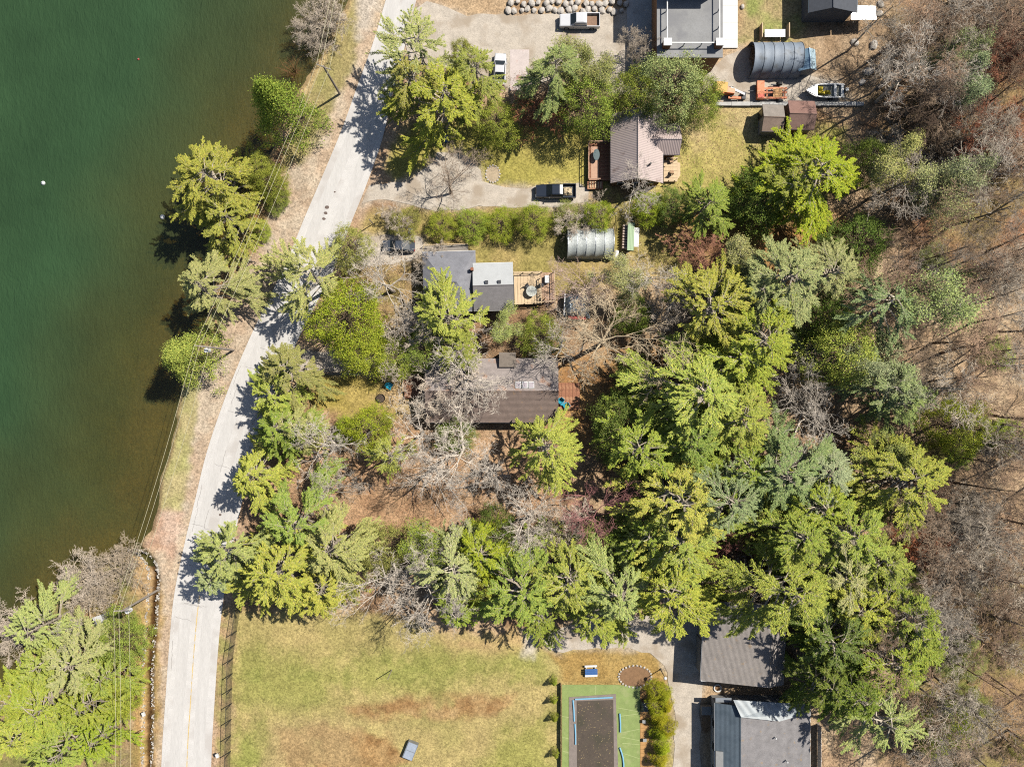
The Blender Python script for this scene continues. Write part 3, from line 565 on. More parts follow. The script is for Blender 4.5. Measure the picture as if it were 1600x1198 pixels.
def railing(root, pts, z0, h, m, gap=1.3, mid=True, name='railing', post=.09):
    """top rail, posts and a mid rail along local points"""
    P = [Vector((*p, 0)) for p in pts]; top = MB()
    for a, b in zip(P, P[1:]):
        d = b - a; n = max(1, round(d.length / gap)); ang = math.atan2(d.y, d.x); c = (a + b) / 2
        top.box((c.x, c.y, z0 + h), (d.length + post, post * 1.2, .07), ang)
        if mid: top.box((c.x, c.y, z0 + h * .45), (d.length, .05, .05), ang)
        for i in range(n + 1): q = a + d * i / n; MB().box((q.x, q.y, z0 + h / 2 - .02), (post, post, h - .04)).build('railing_post', m, root)
    return top.build(name, m, root)
def planks(root, x0, y0, x1, y1, z, m, along='y', wd=.42, name='plank', t=.05, gap=.03):
    n = max(1, round(((x1 - x0) if along == 'y' else (y1 - y0)) / wd)); me = None
    for i in range(n):
        if along == 'y':
            w = (x1 - x0) / n; d = (w - gap, y1 - y0, t); c = (x0 + (i + .5) * w, (y0 + y1) / 2, z + random.uniform(-.006, .006))
        else:
            w = (y1 - y0) / n; d = (x1 - x0, w - gap, t); c = ((x0 + x1) / 2, y0 + (i + .5) * w, z + random.uniform(-.006, .006))
        if me is None: me = MB().box((0, 0, 0), d).mesh(name, m)
        link(name, me, root, c)
def loc(root, px, py, h=0.0): p = W(px, py, h); return p.x - root.location.x, p.y - root.location.y
def root_at(name, px, py, label, cat, group=None, rz=0.0, z=0.0): p = W(px, py); p.z = z; return empty(name, p, rz, label, cat, group)

# brown metal roofed house with cross gable and decks
hb = root_at('house', 1000, 240, 'house with ribbed brown metal gable roof and a cross gable', 'house')
MR1 = ribmat('brown_metal_roof', A(216, 198, 192), 1.35, 'Y', .06, .5, .4, stain=(A(150, 124, 114), .5, .6)); MR1x = ribmat('brown_metal_roof_cross', A(214, 194, 188), 1.35, 'X', .06, .5, .5)
bx = gable(hb, (954, 178, 1036, 286), 997, 'y', 3.2, 5.7, MR1, M_BRWALL)
bx2 = gable(hb, (1013, 193, 1062, 242), 217, 'x', 3.0, 4.55, MR1x, M_BRWALL, part='cross_roof')
MB().tube([(loc(hb, 1006, 272)[0], loc(hb, 1006, 272)[1], 4), (loc(hb, 1006, 272)[0], loc(hb, 1006, 272)[1], 5.4)], .14, 8).build('chimney_pipe', M_DARK, hb)
for t in (.2, .5, .8): window(hb, bx[0] + (bx[2] - bx[0]) * t, bx[1], 1.6, .9, 1.1, 'y-')
window(hb, bx[0], (bx[1] + bx[3]) / 2 - .5, 1.05, .9, 2.0, 'x-', True); window(hb, bx[0], bx[1] + 2, 1.6, 1.4, 1.1, 'x-')
x0, y1 = loc(hb, 919, 224, .8); x1, y0 = loc(hb, 958, 282, .8)
planks(hb, x0, y0, x1 + .2, y1, .8, M_REDWOOD, 'x', .5, 'deck_plank'); MB().box(((x0 + x1) / 2, (y0 + y1) / 2, .38), (x1 - x0 - .2, y1 - y0 - .2, .74)).build('deck_base', M_BRWALL, hb)
railing(hb, [(x1, y1), (x0, y1), (x0, y0), (x0 + 1.6, y0)], .82, .95, mat('pale_rail', A(206, 166, 140), .8, .2, 2), 1.2)
MB().box(((x0 + .95), (y0 + y1) / 2 - .1, .86), (1.1, y1 - y0 - .8, .06)).build('deck_rug', mat('bleached_deck', A(214, 172, 146), .9, .15, 2), hb)
for i in range(5): MB().box((x0 + .3 + i * .38, y0 - .55, .62 - i * .02), (.14, .9, .1)).build('stair_slat', M_NEWWOOD, hb)
MB().box((x0 + 1.0, y0 - .6, .3), (2.2, 1.1, .5)).build('stair', M_REDWOOD, hb)
x0, y1 = loc(hb, 1037, 250, .5); x1, y0 = loc(hb, 1063, 284, .5)
planks(hb, x0, y0, x1 - .4, y1, .5, M_NEWWOOD, 'x', .5, 'deck_plank'); MB().prism([(x0, y0), (x1 - .6, y0), (x1, y0 + .9), (x1, y1 - .4), (x0, y1)], .02, .46).build('rear_deck', M_NEWWOOD, hb)
railing(hb, [(x0 + .3, y1), (x1 - .6, y1)], .5, .9, M_NEWWOOD, .9); railing(hb, [(x0 + .6, y0), (x1 - .9, y0)], .5, .9, M_NEWWOOD, .9)

# upper middle house: grey hip roof, pale grey gable roof, deck and ramp
hk = root_at('house', 730, 440, 'house with dark grey hip roof joined to a pale grey gable roof', 'house', rz=R_(1.6))
MSH = ribmat('grey_shingles', A(150, 150, 156), 2.0, 'Y', .18, .4, .9, stain=(A(124, 124, 130), .6, .55), dark=.8); MSL = ribmat('lit_tone_shingles', A(206, 208, 208), 3.2, 'Y', .08, .25, .9, dark=.88)
b1 = gable(hk, (661, 392, 744, 486), 440, 'x', 3.0, 4.7, MSH, M_GRWALL, hip=(3.2, 2.6), trim=M_WHITE)
b2 = gable(hk, (739, 412, 802, 486), 447, 'x', 3.3, 4.4, mat('shaded_tone_shingles', A(138, 134, 134), .9, .18, 1.5), M_GRWALL, trim=M_WHITE, mroof2=MSL, part='pale_roof')  # upper slope coloured paler as lit, lower slope darker as shaded
for px in (760, 780):
    q = loc(hk, px, 442, 4.2); MB().box((*q, 4.35), (.45, .45, .3)).build('roof_vent', M_DARK, hk)
for t in (.25, .7): window(hk, b1[0] + (b1[2] - b1[0]) * t, b1[3], 1.6, 1, 1.1, 'y+'); window(hk, b2[0] + (b2[2] - b2[0]) * t, b2[1], 1.6, 1, 1.1, 'y-')
window(hk, b2[2], b2[1] + 2.5, 1.1, .9, 2.0, 'x+', True)
q = loc(hk, 738, 421, 4); MB().box((*q, 4.0), (.38, .38, 1.0)).build('chimney', mat('brick_red', A(170, 110, 84), .9, .2, 4), hk)
x0, y1 = loc(hk, 803, 429, .8); x1, y0 = loc(hk, 866, 478, .8); xm = x0 + (x1 - x0) * .66
planks(hk, x0, y0, xm, y1, .8, M_NEWWOOD, 'y', .45, 'deck_plank'); planks(hk, xm, y0 + .2, x1, y1, .7, mat('brown_deck', A(202, 166, 136), .85, .2, 2), 'y', .45, 'deck_plank')
MB().box(((x0 + x1) / 2, (y0 + y1) / 2, .33), (x1 - x0 - .2, y1 - y0 - .3, .62)).build('deck_base', M_WOOD, hk)
railing(hk, [(x0, y1), (xm + .2, y1)], .8, .95, M_NEWWOOD, 1.4); railing(hk, [(xm, y1 - .8), (xm, y0)], .8, .9, M_NEWWOOD, 1.4); railing(hk, [(x1, y1), (x1, y0 + .3), (x0, y0)], .8, .95, M_NEWWOOD, 1.5)
x0, y1 = loc(hk, 664, 382, .4); x1, y0 = loc(hk, 733, 393, .4)
MB().add([(x0, y0, .08), (x1, y0, .55), (x1, y1, .55), (x0, y1, .08), (x0, y0, .01), (x1, y0, .01), (x1, y1, .01), (x0, y1, .01)], [(0, 1, 2, 3), (7, 6, 5, 4), (0, 4, 5, 1), (1, 5, 6, 2), (2, 6, 7, 3), (3, 7, 4, 0)]).build('ramp', mat('ramp_mat', A(160, 152, 142), .9, .12, 2), hk)
for yy in (y0, y1): railing(hk, [(x0, yy), (x1, yy)], .3, .75, M_NEWWOOD, 2.0, False, 'ramp_rail', .07)

# long brown roofed house in the middle
hn = root_at('house', 768, 608, 'long low house with brown grey gable roof under bare trees', 'house')
MBR = ribmat('brown_shingles', A(140, 122, 112), 1.9, 'Y', .2, .4, .95, stain=(A(170, 140, 110), 1.4, .62), dark=.8); MBR2 = ribmat('sunlit_tone_shingles', A(176, 164, 158), 1.9, 'Y', .2, .4, .95, stain=(A(196, 142, 104), .6, .58), dark=.8)  # upper slope's sunlight is painted in as a paler shingle colour
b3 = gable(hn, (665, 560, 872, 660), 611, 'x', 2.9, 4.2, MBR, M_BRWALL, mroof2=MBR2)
for t in (.1, .3, .55, .8): window(hn, b3[0] + (b3[2] - b3[0]) * t, b3[1], 1.6, 1.2, 1.1, 'y-')
window(hn, b3[2], -.5, 1.1, 1.6, 2.0, 'x+', True); window(hn, b3[0], .5, 1.1, .9, 2.0, 'x-', True); window(hn, b3[0], -2, 1.6, 1.2, 1, 'x-')
q = loc(hn, 793, 562, 3.4); MB().box((*q, 2.0), (2.3, 2.0, 3.4)).build('chimney_box', mat('grey_brown_box', A(140, 128, 116), .9, .2, 2), hn)
q = loc(hn, 820, 601, 4.0)
for i in range(3):
    s_ = MB().box((q[0] - .9 + i * .9, q[1], 4.06), (.78, .95, .1), 0, R_(-16)).build('skylight', M_WHITE, hn); MB().box((q[0] - .9 + i * .9, q[1], 4.13), (.6, .76, .03), 0, R_(-16)).build('pane', mat('frosted_pane', A(196, 186, 190), .3, .1, 1), s_)
x0, y1 = loc(hn, 872, 598, .4); x1, y0 = loc(hn, 906, 640, .4); planks(hn, x0, y0, x1, y1, .4, M_REDWOOD, 'y', .5, 'deck_plank'); MB().box(((x0 + x1) / 2, (y0 + y1) / 2, .18), (x1 - x0 - .1, y1 - y0 - .1, .33)).build('deck_base', M_BRWALL, hn)
x0, y1 = loc(hn, 632, 576, .35); x1, y0 = loc(hn, 660, 622, .35); planks(hn, x0, y0, x1, y1, .35, M_REDWOOD, 'x', .5, 'deck_plank'); MB().box(((x0 + x1) / 2, (y0 + y1) / 2, .16), (x1 - x0 - .1, y1 - y0 - .1, .3)).build('deck_base', M_BRWALL, hn)
railing(hn, [(x0, y1), (x0, y0 + 1)], .35, .9, M_WOOD, 1.2)
a_ = root_at('heat_pump', 714, 657, 'white air conditioning unit at the lower wall of the long brown roofed house', 'air conditioner')
MB().box((0, 0, .42), (1.2, .5, .8)).build('casing', M_WHITE, a_); MB().tube([(0, -.27, .42), (0, -.3, .42)], .3, 12).build('fan_grille', M_DARK, a_); MB().box((0, 0, .02), (1.3, .6, .06)).build('base_pad', M_CONC, a_)

# dark garage at the bottom
ho = root_at('garage', 1140, 1000, 'tall garage with dark grey roof beside the bottom gravel driveway', 'garage', rz=R_(-3))
MGD = ribmat('charcoal_shingles', A(160, 152, 146), 2.0, 'X', .2, .4, .9, stain=(A(176, 150, 118), 1.3, .62), dark=.84)
b4 = gable(ho, (1097, 940, 1226, 1066), 1204, 'y', 4.4, 5.7, MGD, mat('beige_siding', A(170, 164, 156), .85, .1, 2), trim=M_WHITE)
for t in (.3, .7):
    yy = b4[1] + (b4[3] - b4[1]) * t; d_ = MB().box((b4[0] - .04, yy, 1.35), (.08, 3.0, 2.6)).build('garage_door', mat('door_grey', A(150, 146, 140), .7, .08, 2), ho)
    for i in range(4): MB().box((b4[0] - .1, yy, .4 + i * .63), (.04, 2.9, .58)).build('door_panel', mat('door_grey', A(150, 146, 140)), d_)
x_, y_ = b4[0] - .3, b4[1] - .36; MB().tube([(x_, y_, 4.38), (x_ + 6.6, y_, 4.42)], .075, 5).build('verge_trim', M_WHITE, ho)
# blue grey roofed house at the bottom edge
hp = root_at('house', 1190, 1160, 'house with blue-grey roof and a white corrugated awning', 'house')
MBG = ribmat('shaded_bluegrey_roofing', A(96, 110, 122), 2.0, 'X', .16, .3, .85, stain=(A(82, 96, 108), .6, .55)); MGL = ribmat('lit_felt_roofing', A(152, 148, 148), 2.0, 'X', .22, .3, .9, stain=(A(172, 150, 122), 1.3, .62))  # left slope's blue-grey has shade painted in, right slope coloured bright as lit
b5 = gable(hp, (1117, 1098, 1266, 1290), 1157, 'y', 3.6, 4.7, MBG, M_GRWALL, mroof2=MGL, trim=M_WHITE)
for t in (.4, .6, .8): window(hp, b5[0], b5[1] + (b5[3] - b5[1]) * t, 1.8, 1.2, 1.2, 'x-')
q = [loc(hp, *p) for p in ((1143, 1089, 3.9), (1232, 1096, 3.9), (1250, 1112, 3.4), (1216, 1124, 4.5), (1156, 1117, 4.7))]
aw = MB().slab([(*q[0], 4.75), (*q[4], 5.3), (*q[3], 5.0), (*q[2], 4.3), (*q[1], 4.4)], .05).build('awning', ribmat('white_corrugated', A(166, 174, 178), .6, 'DIAGONAL', .2, .5, .5, dark=.86), hp)
q1 = loc(hp, 1131, 1094, 3.5); MB().box((*q1, 3.3), (2.2, .6, .1)).build('porch_roof', M_STEEL, hp)
q1 = loc(hp, 1104, 1110, 1.0); MB().box((*q1, .5), (1.4, 1.2, 1.0)).build('porch_step', mat('grey_boards', A(160, 158, 152), .9, .15, 3), hp)
q1 = loc(hp, 1124, 1190, 3.9); MB().box((*q1, 3.97), (1.0, 3.0, .12), 0, 0, R_(-16)).build('roof_hatch', M_GRWALL, hp)
for i, (px, py) in enumerate(((1211, 1151), (1229, 1188))): q1 = loc(hp, px, py, 4.2); MB().tube([(*q1, 3.9), (*q1, 4.7)], .1, 6).build('vent_pipe', M_WHITE, hp)

# flat roofed house at the top with white railed roof deck
ha = root_at('house', 1078, 40, 'flat roofed house with grey roof terrace and white railings', 'house')
hh = 5.2; X0, Y0, X1, Y1 = [v - (ha.location.x if i % 2 == 0 else ha.location.y) for i, v in enumerate(rect_world((1029, -60, 1126, 88), hh))]
MB().box(((X0 + X1) / 2, (Y0 + Y1) / 2, hh / 2), (X1 - X0, Y1 - Y0, hh)).build('wall', mat('warm_siding', A(176, 130, 92), .85, .12, 2, stretch=(3, 3, .3)), ha)
MFR = mat('grey_membrane', A(160, 160, 160), .9, .1, .8, stain=(A(146, 146, 148), .5, .5))
MB().box(((X0 + X1) / 2, (Y0 + Y1) / 2, hh + .07), (X1 - X0 + .5, Y1 - Y0 + .5, .14)).build('roof', MFR, ha)
px0, py0 = X0 + .95, Y0 + 1.3; px1 = X1 - .45
railing(ha, [(px0, Y1), (px0, py0), (px1, py0), (px1, Y1)], hh + .14, 1.05, M_WHITE, 2.4, False, 'railing', .12)
for cx in (px0, px1): 
    MB().box((cx, py0, hh + .75), (.95, .85, 1.3)).build('corner_pillar', mat('red_brick', A(170, 116, 88), .9, .2, 4), ha); MB().box((cx, py0, hh + 1.44), (1.1, 1.0, .1)).build('pillar_cap', M_WHITE, ha)
MB().box(((X0 + X1) / 2 - .3, Y1 - 2.2, hh + 1.6), (X1 - X0 - 1.5, 5.4, 3.0)).build('upper_storey', mat('dark_red_siding', A(120, 62, 56), .85, .15, 2), ha)
MB().box(((X0 + X1) / 2 - .3, Y1 - 2.2, hh + 3.2), (X1 - X0 - .9, 6.0, .2)).build('upper_roof', M_DARK, ha)
for t in (.25, .6): window(ha, X0 + (X1 - X0) * t, Y0, 1.7, 1.6, 1.3, 'y-')
window(ha, X0 + (X1 - X0) * .42, Y0, 1.1, .95, 2.1, 'y-', True)
sl = root_at('concrete_slab', 1138, 20, 'bright white concrete slab beside the flat roofed house', 'slab')
p, q = W(1124, -40), W(1152, 76); MB().box(((p.x + q.x) / 2 - sl.location.x, (p.y + q.y) / 2 - sl.location.y, .11), (q.x - p.x, p.y - q.y, .2)).build('slab', M_WHITE, sl)
for i in range(4): MB().box(((p.x + q.x) / 2 - sl.location.x, q.y - sl.location.y + 1.2 + i * 2.4, .213), (q.x - p.x - .05, .03, .006)).build('slab_joint', M_GRWALL, sl)
# dark roofed building cut by the top edge
ht = root_at('house', 1316, 5, 'dark roofed house cut by the top edge with a metal lean-to', 'house')
b6 = gable(ht, (1264, -90, 1340, 20), 1302, 'y', 3.6, 5.0, mat('black_shingles', A(84, 88, 96), .85, .15, 2), mat('slate_siding', A(110, 116, 124), .8, .1, 2), trim=mat('bluegrey_trim', A(130, 146, 158), .5, .1, 2))
q = loc(ht, 1350, 20, 2.5); MB().slab([(q[0] - 1.8, q[1] - .95, 2.5), (q[0] + 1.8, q[1] - .9, 2.3), (q[0] + 1.8, q[1] + 1.0, 2.3), (q[0] - 1.8, q[1] + 1.0, 2.5)], .08).build('lean_to_roof', M_STEEL, ht)
for sx in (-1.6, 1.6):
    for sy in (-.8, .8): MB().box((q[0] + sx, q[1] + sy, 1.1), (.1, .1, 2.2)).build('post', M_WOOD, ht)

# ---- tunnels and sheds
def tunnel(name, r, h, label, m, hoops, end_open=False, rz=0.0, cover_var=.05, mh=None):
    """half-round tunnel, long axis x; r = pixel rectangle on the ground"""
    x0, y0, x1, y1 = rect_world(r, h * .3); t = empty(name, ((x0 + x1) / 2, (y0 + y1) / 2, 0), rz, label, 'shelter'); lx, ly = x1 - x0, y1 - y0; n = 14; V = []; k = hoops * 4 + 1
    for i in range(k):
        x = -lx / 2 + lx * i / (k - 1); sag = 1 - cover_var * .6 * math.sin(math.pi * (i % 4) / 4)
        for j in range(n + 1): a = math.pi * j / n; V.append((x, ly / 2 * math.cos(a) * (sag if 0 < j < n else 1), max(.02, h * math.sin(a) ** .72 * sag)))
    Fc = [(i * (n + 1) + j, (i + 1) * (n + 1) + j, (i + 1) * (n + 1) + j + 1, i * (n + 1) + j + 1) for i in range(k - 1) for j in range(n)]
    c = MB().add(V, Fc).build('cover', m, t)
    for p in c.data.polygons: p.use_smooth = True
    for i in range(hoops + 1):
        x = -lx / 2 + lx * i / hoops; MB().tube([(x, (ly / 2 + .01) * math.cos(math.pi * j / n), (h + .01) * max(.001, math.sin(math.pi * j / n)) ** .72) for j in range(n + 1)], .045, 5).build('hoop', mh or M_STEEL, t)
    return t, lx, ly
MT1 = mat('slate_tarp', A(142, 154, 168), .65, .1, 1.0, bump=.2, spec=.5, stain=(A(120, 126, 132), .8, .55))
t1, lx, ly = tunnel('tunnel_shelter', (1172, 67, 1248, 120), 3.2, 'slate grey half-round tarpaulin shelter in the top yard', MT1, 5, mh=mat('tarp_seam', A(120, 130, 142), .6, .1, 2))
MB().add([(lx / 2 - .02, -ly / 2 + .05, 0), (lx / 2 - .02, ly / 2 - .05, 0), (lx / 2 - .02, 1.2, 2.8), (lx / 2 - .02, 0, 3.1), (lx / 2 - .02, -1.2, 2.8)], [(0, 1, 2, 3, 4)]).build('end_panel', MT1, t1)
sb = root_at('blue_shed', 1256, 94, 'small pale blue metal roofed shed at the end of the tarpaulin shelter', 'shed', rz=R_(4))
gable(sb, (1246, 78, 1274, 110), 1265, 'y', 2.2, 2.9, mat('pale_blue_metal', A(150, 182, 206), .4, .06, 1, .2), M_GRWALL, over=.15, mroof2=mat('ice_blue_metal', A(190, 214, 224), .4, .06, 1, .2))
MT2 = mat('clear_plastic_sheet', A(196, 202, 198), .35, .16, 2.2, bump=.9, stretch=(1, 1.6, .6), spec=.6)
t2, lx, ly = tunnel('plastic_tunnel', (886, 356, 957, 404), 2.7, 'clear grey plastic covered tunnel on the lawn below the hedge', MT2, 5, cover_var=.07)
MB().box((lx / 2 + .08, 0, .7), (.16, ly, 1.4)).build('end_board', M_NEWWOOD, t2); MB().box((0, ly / 2 + .05, .12), (lx, .1, .22)).build('base_board', M_NEWWOOD, t2); MB().tube([(-lx / 2 - .6, ly / 2 + .5, .3), (lx / 2 - 1.5, ly / 2 + .4, .35)], .1, 6).build('rolled_flap', M_STEEL, t2)
wp = root_at('woodpile', 983, 372, 'long woodpile under a pale green metal sheet beside the plastic tunnel', 'woodpile', rz=R_(-2))
for i in range(9):
    for j in range(3): MB().tube([(-1.05, -1.5 + i * .38, .2 + j * .3), (-.35, -1.5 + i * .38, .2 + j * .3)], .15, 7).build('log', mat('cut_log', A(222, 200, 182), .9, .2, 3), wp)
MB().slab([(-.45, -2.0, 1.5), (.5, -2.0, 1.35), (.5, 1.9, 1.35), (-.45, 1.9, 1.5)], .05).build('roof_sheet', ribmat('green_metal', A(166, 194, 150), 1.5, 'X', .06, .4, .5), wp)
MB().slab([(.52, -1.4, 1.1), (1.25, -1.4, .95), (1.25, 1.3, .95), (.52, 1.3, 1.1)], .05).build('white_sheet', M_WHITE, wp); MB().box((.1, 0, .65), (.8, 3.4, 1.25)).build('stack', mat('stacked_wood', A(150, 120, 94), .9, .25, 3), wp)
ba = root_at('rain_barrel', 962, 398, 'small white barrel lying beside the plastic tunnel corner', 'barrel', rz=R_(75)); MB().tube([(-.5, 0, .32), (-.3, 0, .36), (.3, 0, .36), (.5, 0, .32)], [.3, .34, .34, .3], 12).build('drum', M_WHITE, ba); MB().tube([(.5, 0, .32), (.53, 0, .32)], .22, 12).build('lid', M_STEEL, ba)
s1 = root_at('shed', 1208, 184, 'grey gabled shed, left one of the touching pair', 'shed', rz=R_(-1.5)); b7 = gable(s1, (1191, 164, 1224, 206), 183, 'x', 2.3, 3.1, mat('worn_brown_roof', A(150, 130, 116), .9, .2, 1.5), M_GRWALL, over=.2, mroof2=mat('worn_grey_roof', A(160, 150, 140), .9, .2, 1.5)); window(s1, b7[0], 0, 1.1, .9, 1.8, 'x-', True)
s2 = root_at('shed', 1252, 180, 'brown gabled shed, right one of the touching pair', 'shed', rz=R_(-1.5)); b8 = gable(s2, (1231, 158, 1273, 203), 178, 'x', 2.5, 3.4, mat('brown_felt', A(140, 112, 102), .9, .2, 1.5), M_BRWALL, over=.2, mroof2=mat('rust_felt', A(156, 120, 108), .9, .2, 1.5)); window(s2, 0, b8[1], 1.4, .8, .8, 'y-')
tp = root_at('covered_trailer', 902, 478, 'vehicle shaped load under a crumpled silver tarpaulin with a red edge', 'trailer', rz=R_(-3))
def crumple(lx, ly, h, m, n=16, seed=0, bulge=.3):
    rs = np.random.default_rng(seed); V = []
    for i in range(n + 1):
        for j in range(n + 1):
            u, v = i / n * 2 - 1, j / n * 2 - 1; e = max(abs(u), abs(v)); z = h * (1 - e ** 6) + rs.normal() * .07; V.append((u * lx / 2 + rs.normal() * .04, v * ly / 2 + rs.normal() * .04, max(.06, z + bulge * math.cos(u * 2.2))))
    return MB().add(V, [(i * (n + 1) + j, (i + 1) * (n + 1) + j, (i + 1) * (n + 1) + j + 1, i * (n + 1) + j + 1) for i in range(n) for j in range(n)])
crumple(3.6, 3.3, 1.2, m=None, seed=3).build('tarpaulin', mat('silver_tarp', A(160, 172, 180), .35, .28, 1.4, .2, .8, spec=.6), tp); MB().box((0, -1.75, .4), (2.4, .35, .6)).build('red_tailboard', mat('red_paint', A(190, 76, 66), .6, .15, 2), tp); MB().box((-1.9, 0, .7), (.14, 3.0, 1.3)).build('side_panel', M_WHITE, tp)
for sx in (-1, 1): MB().tube([(1.0, sx * 1.5, .33), (1.0, sx * 1.72, .33)], .33, 14).build('wheel', M_RUB, tp)

# ------------------------------------------------------------------ vehicles
def loft(secs):
    """secs: (x, halfwidth bottom, halfwidth top, z0, z1); rounded section swept along x"""
    m = MB(); V = []; k = 8
    for x, wb, wt, z0, z1 in secs: V += [(x, -wb, z0), (x, -wb * 1.0, z0 + (z1 - z0) * .55), (x, -wt, z1 - (z1 - z0) * .08), (x, -wt * .86, z1), (x, wt * .86, z1), (x, wt, z1 - (z1 - z0) * .08), (x, wb, z0 + (z1 - z0) * .55), (x, wb, z0)]
    F_ = [(i * k + j, i * k + (j + 1) % k, (i + 1) * k + (j + 1) % k, (i + 1) * k + j) for i in range(len(secs) - 1) for j in range(k)]; F_ += [tuple(range(k))[::-1], tuple((len(secs) - 1) * k + j for j in range(k))]
    return m.add(V, F_)
def wheel(root, x, y, r=.36, w=.24):
    s = 1 if y > 0 else -1; t = MB().tube([(x, y - s * w / 2, r), (x, y + s * w / 2, r)], r, 16).build('wheel', M_RUB, root); MB().tube([(x, y + s * w / 2, r), (x, y + s * (w / 2 + .02), r)], r * .6, 12).build('rim', M_STEEL, t)
def paint(name, c): return mat(name, c, .25, .03, 1, .1, 0, spec=.6)
def pickup(px, py, rz, label, col, bedmat, nm, load=None):
    t = root_at('pickup_truck', px, py, label, 'pickup truck', rz=rz, z=.055); p = paint(nm, col)
    loft([(2.85, .72, .62, .42, .78), (2.75, .9, .84, .36, .98), (1.3, .95, .88, .34, 1.1), (1.2, .97, .9, .34, 1.12), (-.95, .97, .92, .34, 1.14), (-1.0, .97, .92, .34, .62), (-2.7, .97, .92, .34, .62), (-2.8, .93, .9, .42, .6)]).build('body', p, t)
    loft([(1.35, .86, .72, 1.05, 1.12), (.55, .86, .72, 1.05, 1.78), (-.5, .86, .72, 1.05, 1.82), (-.92, .86, .74, 1.05, 1.74), (-1.0, .86, .74, 1.05, 1.3)]).build('cab', p, t)
    MB().add([(1.3, -.74, 1.18), (1.3, .74, 1.18), (.6, .66, 1.8), (.6, -.66, 1.8)], [(0, 1, 2, 3)]).build('windscreen', M_GLASS, t); MB().add([(-1.02, -.7, 1.25), (-1.02, .7, 1.25), (-.95, .64, 1.72), (-.95, -.64, 1.72)], [(0, 1, 2, 3)]).build('rear_window', M_GLASS, t)
    for s in (-1, 1):
        MB().add([(1.0, s * .875, 1.18), (-.85, s * .875, 1.18), (-.75, s * .77, 1.68), (.5, s * .77, 1.68)], [(0, 1, 2, 3)]).build('side_window', M_GLASS, t)
        MB().box((-1.9, s * .93, .88), (1.8, .1, .56)).build('bed_side', p, t); MB().box((.95, s * 1.05, 1.2), (.12, .2, .16)).build('mirror', M_DARK, t)
        h_ = MB().box((2.78, s * .68, .82), (.12, .32, .16)).build('headlight', M_STEEL, t); MB().box((-2.81, s * .84, .85), (.06, .14, .3)).build('tail_light', mat('red_lens', A(170, 40, 36), .3, .05, 1), t)
        wheel(t, 1.85, s * .86); wheel(t, -1.75, s * .86)
    MB().box((-2.77, 0, .88), (.08, 1.8, .54)).build('tailgate', p, t); MB().box((-1.9, 0, .66), (1.72, 1.74, .05)).build('bed_floor', bedmat, t)
    if load: crumple(1.3, 1.1, .45, None, 6, 4, .1).build('bed_load', load, t, (-1.6, 0, .7))
    return t
pickup(905, 37, math.pi, 'white pickup truck with a rusty bed on the top driveway', A(244, 244, 246), mat('rusty_bed', A(160, 128, 106), .9, .25, 2), 'white_car_paint')
pickup(868, 301, math.pi, 'black pickup truck with a pale load in its bed', A(44, 52, 66), mat('bed_liner', A(58, 64, 74), .8, .1, 2), 'black_car_paint', mat('pale_load', A(222, 200, 164), .9, .2, 3))
def car(px, py, rz, label, col, nm):
    t = root_at('car', px, py, label, 'car', rz=rz, z=.055); p = paint(nm, col)
    loft([(2.3, .6, .5, .38, .6), (2.15, .82, .72, .3, .76), (1.1, .9, .82, .28, .92), (-1.4, .9, .82, .28, .98), (-2.15, .84, .74, .3, .94), (-2.3, .7, .6, .4, .8)]).build('body', p, t)
    loft([(1.15, .78, .66, .86, .92), (.35, .78, .6, .88, 1.4), (-.7, .78, .6, .88, 1.44), (-1.6, .78, .64, .9, 1.0)]).build('cabin', M_GLASS, t); loft([(.32, .58, .52, 1.38, 1.43), (-.68, .6, .54, 1.4, 1.47)]).build('roof', p, t)
    for s in (-1, 1):
        MB().tube([(1.1, s * .77, .93), (.35, s * .63, 1.4), (-.7, s * .63, 1.44), (-1.55, s * .72, 1.0)], .035, 4).build('roof_pillar', p, t); MB().box((.75, s * .98, .98), (.1, .18, .12)).build('mirror', p, t)
        MB().box((2.16, s * .58, .68), (.16, .3, .12)).build('headlight', M_STEEL, t); MB().box((-2.24, s * .6, .8), (.1, .3, .12)).build('tail_light', mat('red_lens', A(170, 40, 36)), t); wheel(t, 1.4, s * .8, .32, .2); wheel(t, -1.4, s * .8, .32, .2)
    return t
car(624, 386, math.pi, 'dark grey sedan parked on the driveway by the grey hip roof', A(84, 90, 100), 'grey_car_paint')
car(781, 112, math.pi / 2 - .05, 'white car half hidden under pines beside the pink slab', A(240, 240, 242), 'white_sedan_paint')
# boat on trailer
bo = root_at('boat', 1286, 146, 'white open motorboat with yellow gear on a trailer', 'boat', rz=math.pi, z=.05)
V = []; prof = [(2.85, .04, 1.15), (2.3, .5, 1.12), (1.5, .86, 1.05), (.4, 1.0, 1.0), (-1.4, 1.02, .98), (-2.6, .96, .98)]
for x, w, z in prof: V += [(x, 0, .45 + max(0, x - 1.5) * .4), (x, -w * .8, .62 + max(0, x - 1.5) * .3), (x, -w, z), (x, -w * .82, z + .02), (x, w * .82, z + .02), (x, w, z), (x, w * .8, .62 + max(0, x - 1.5) * .3)]
n = 7; MB().add(V, [(i * n + j, i * n + (j + 1) % n, (i + 1) * n + (j + 1) % n, (i + 1) * n + j) for i in range(5) for j in (0, 1, 2, 4, 5, 6)] + [tuple(5 * n + j for j in range(n))]).build('hull', paint('gelcoat', A(244, 244, 242)), bo)
MB().add([(2.8, 0, 1.18), (1.25, -.78, 1.09), (1.25, .78, 1.09)], [(0, 1, 2)]).build('foredeck', paint('gelcoat', A(244, 244, 242)), bo); MB().box((-.7, 0, .72), (3.9, 1.5, .05)).build('cockpit_floor', mat('grey_floor', A(150, 150, 140), .9, .2, 3), bo)
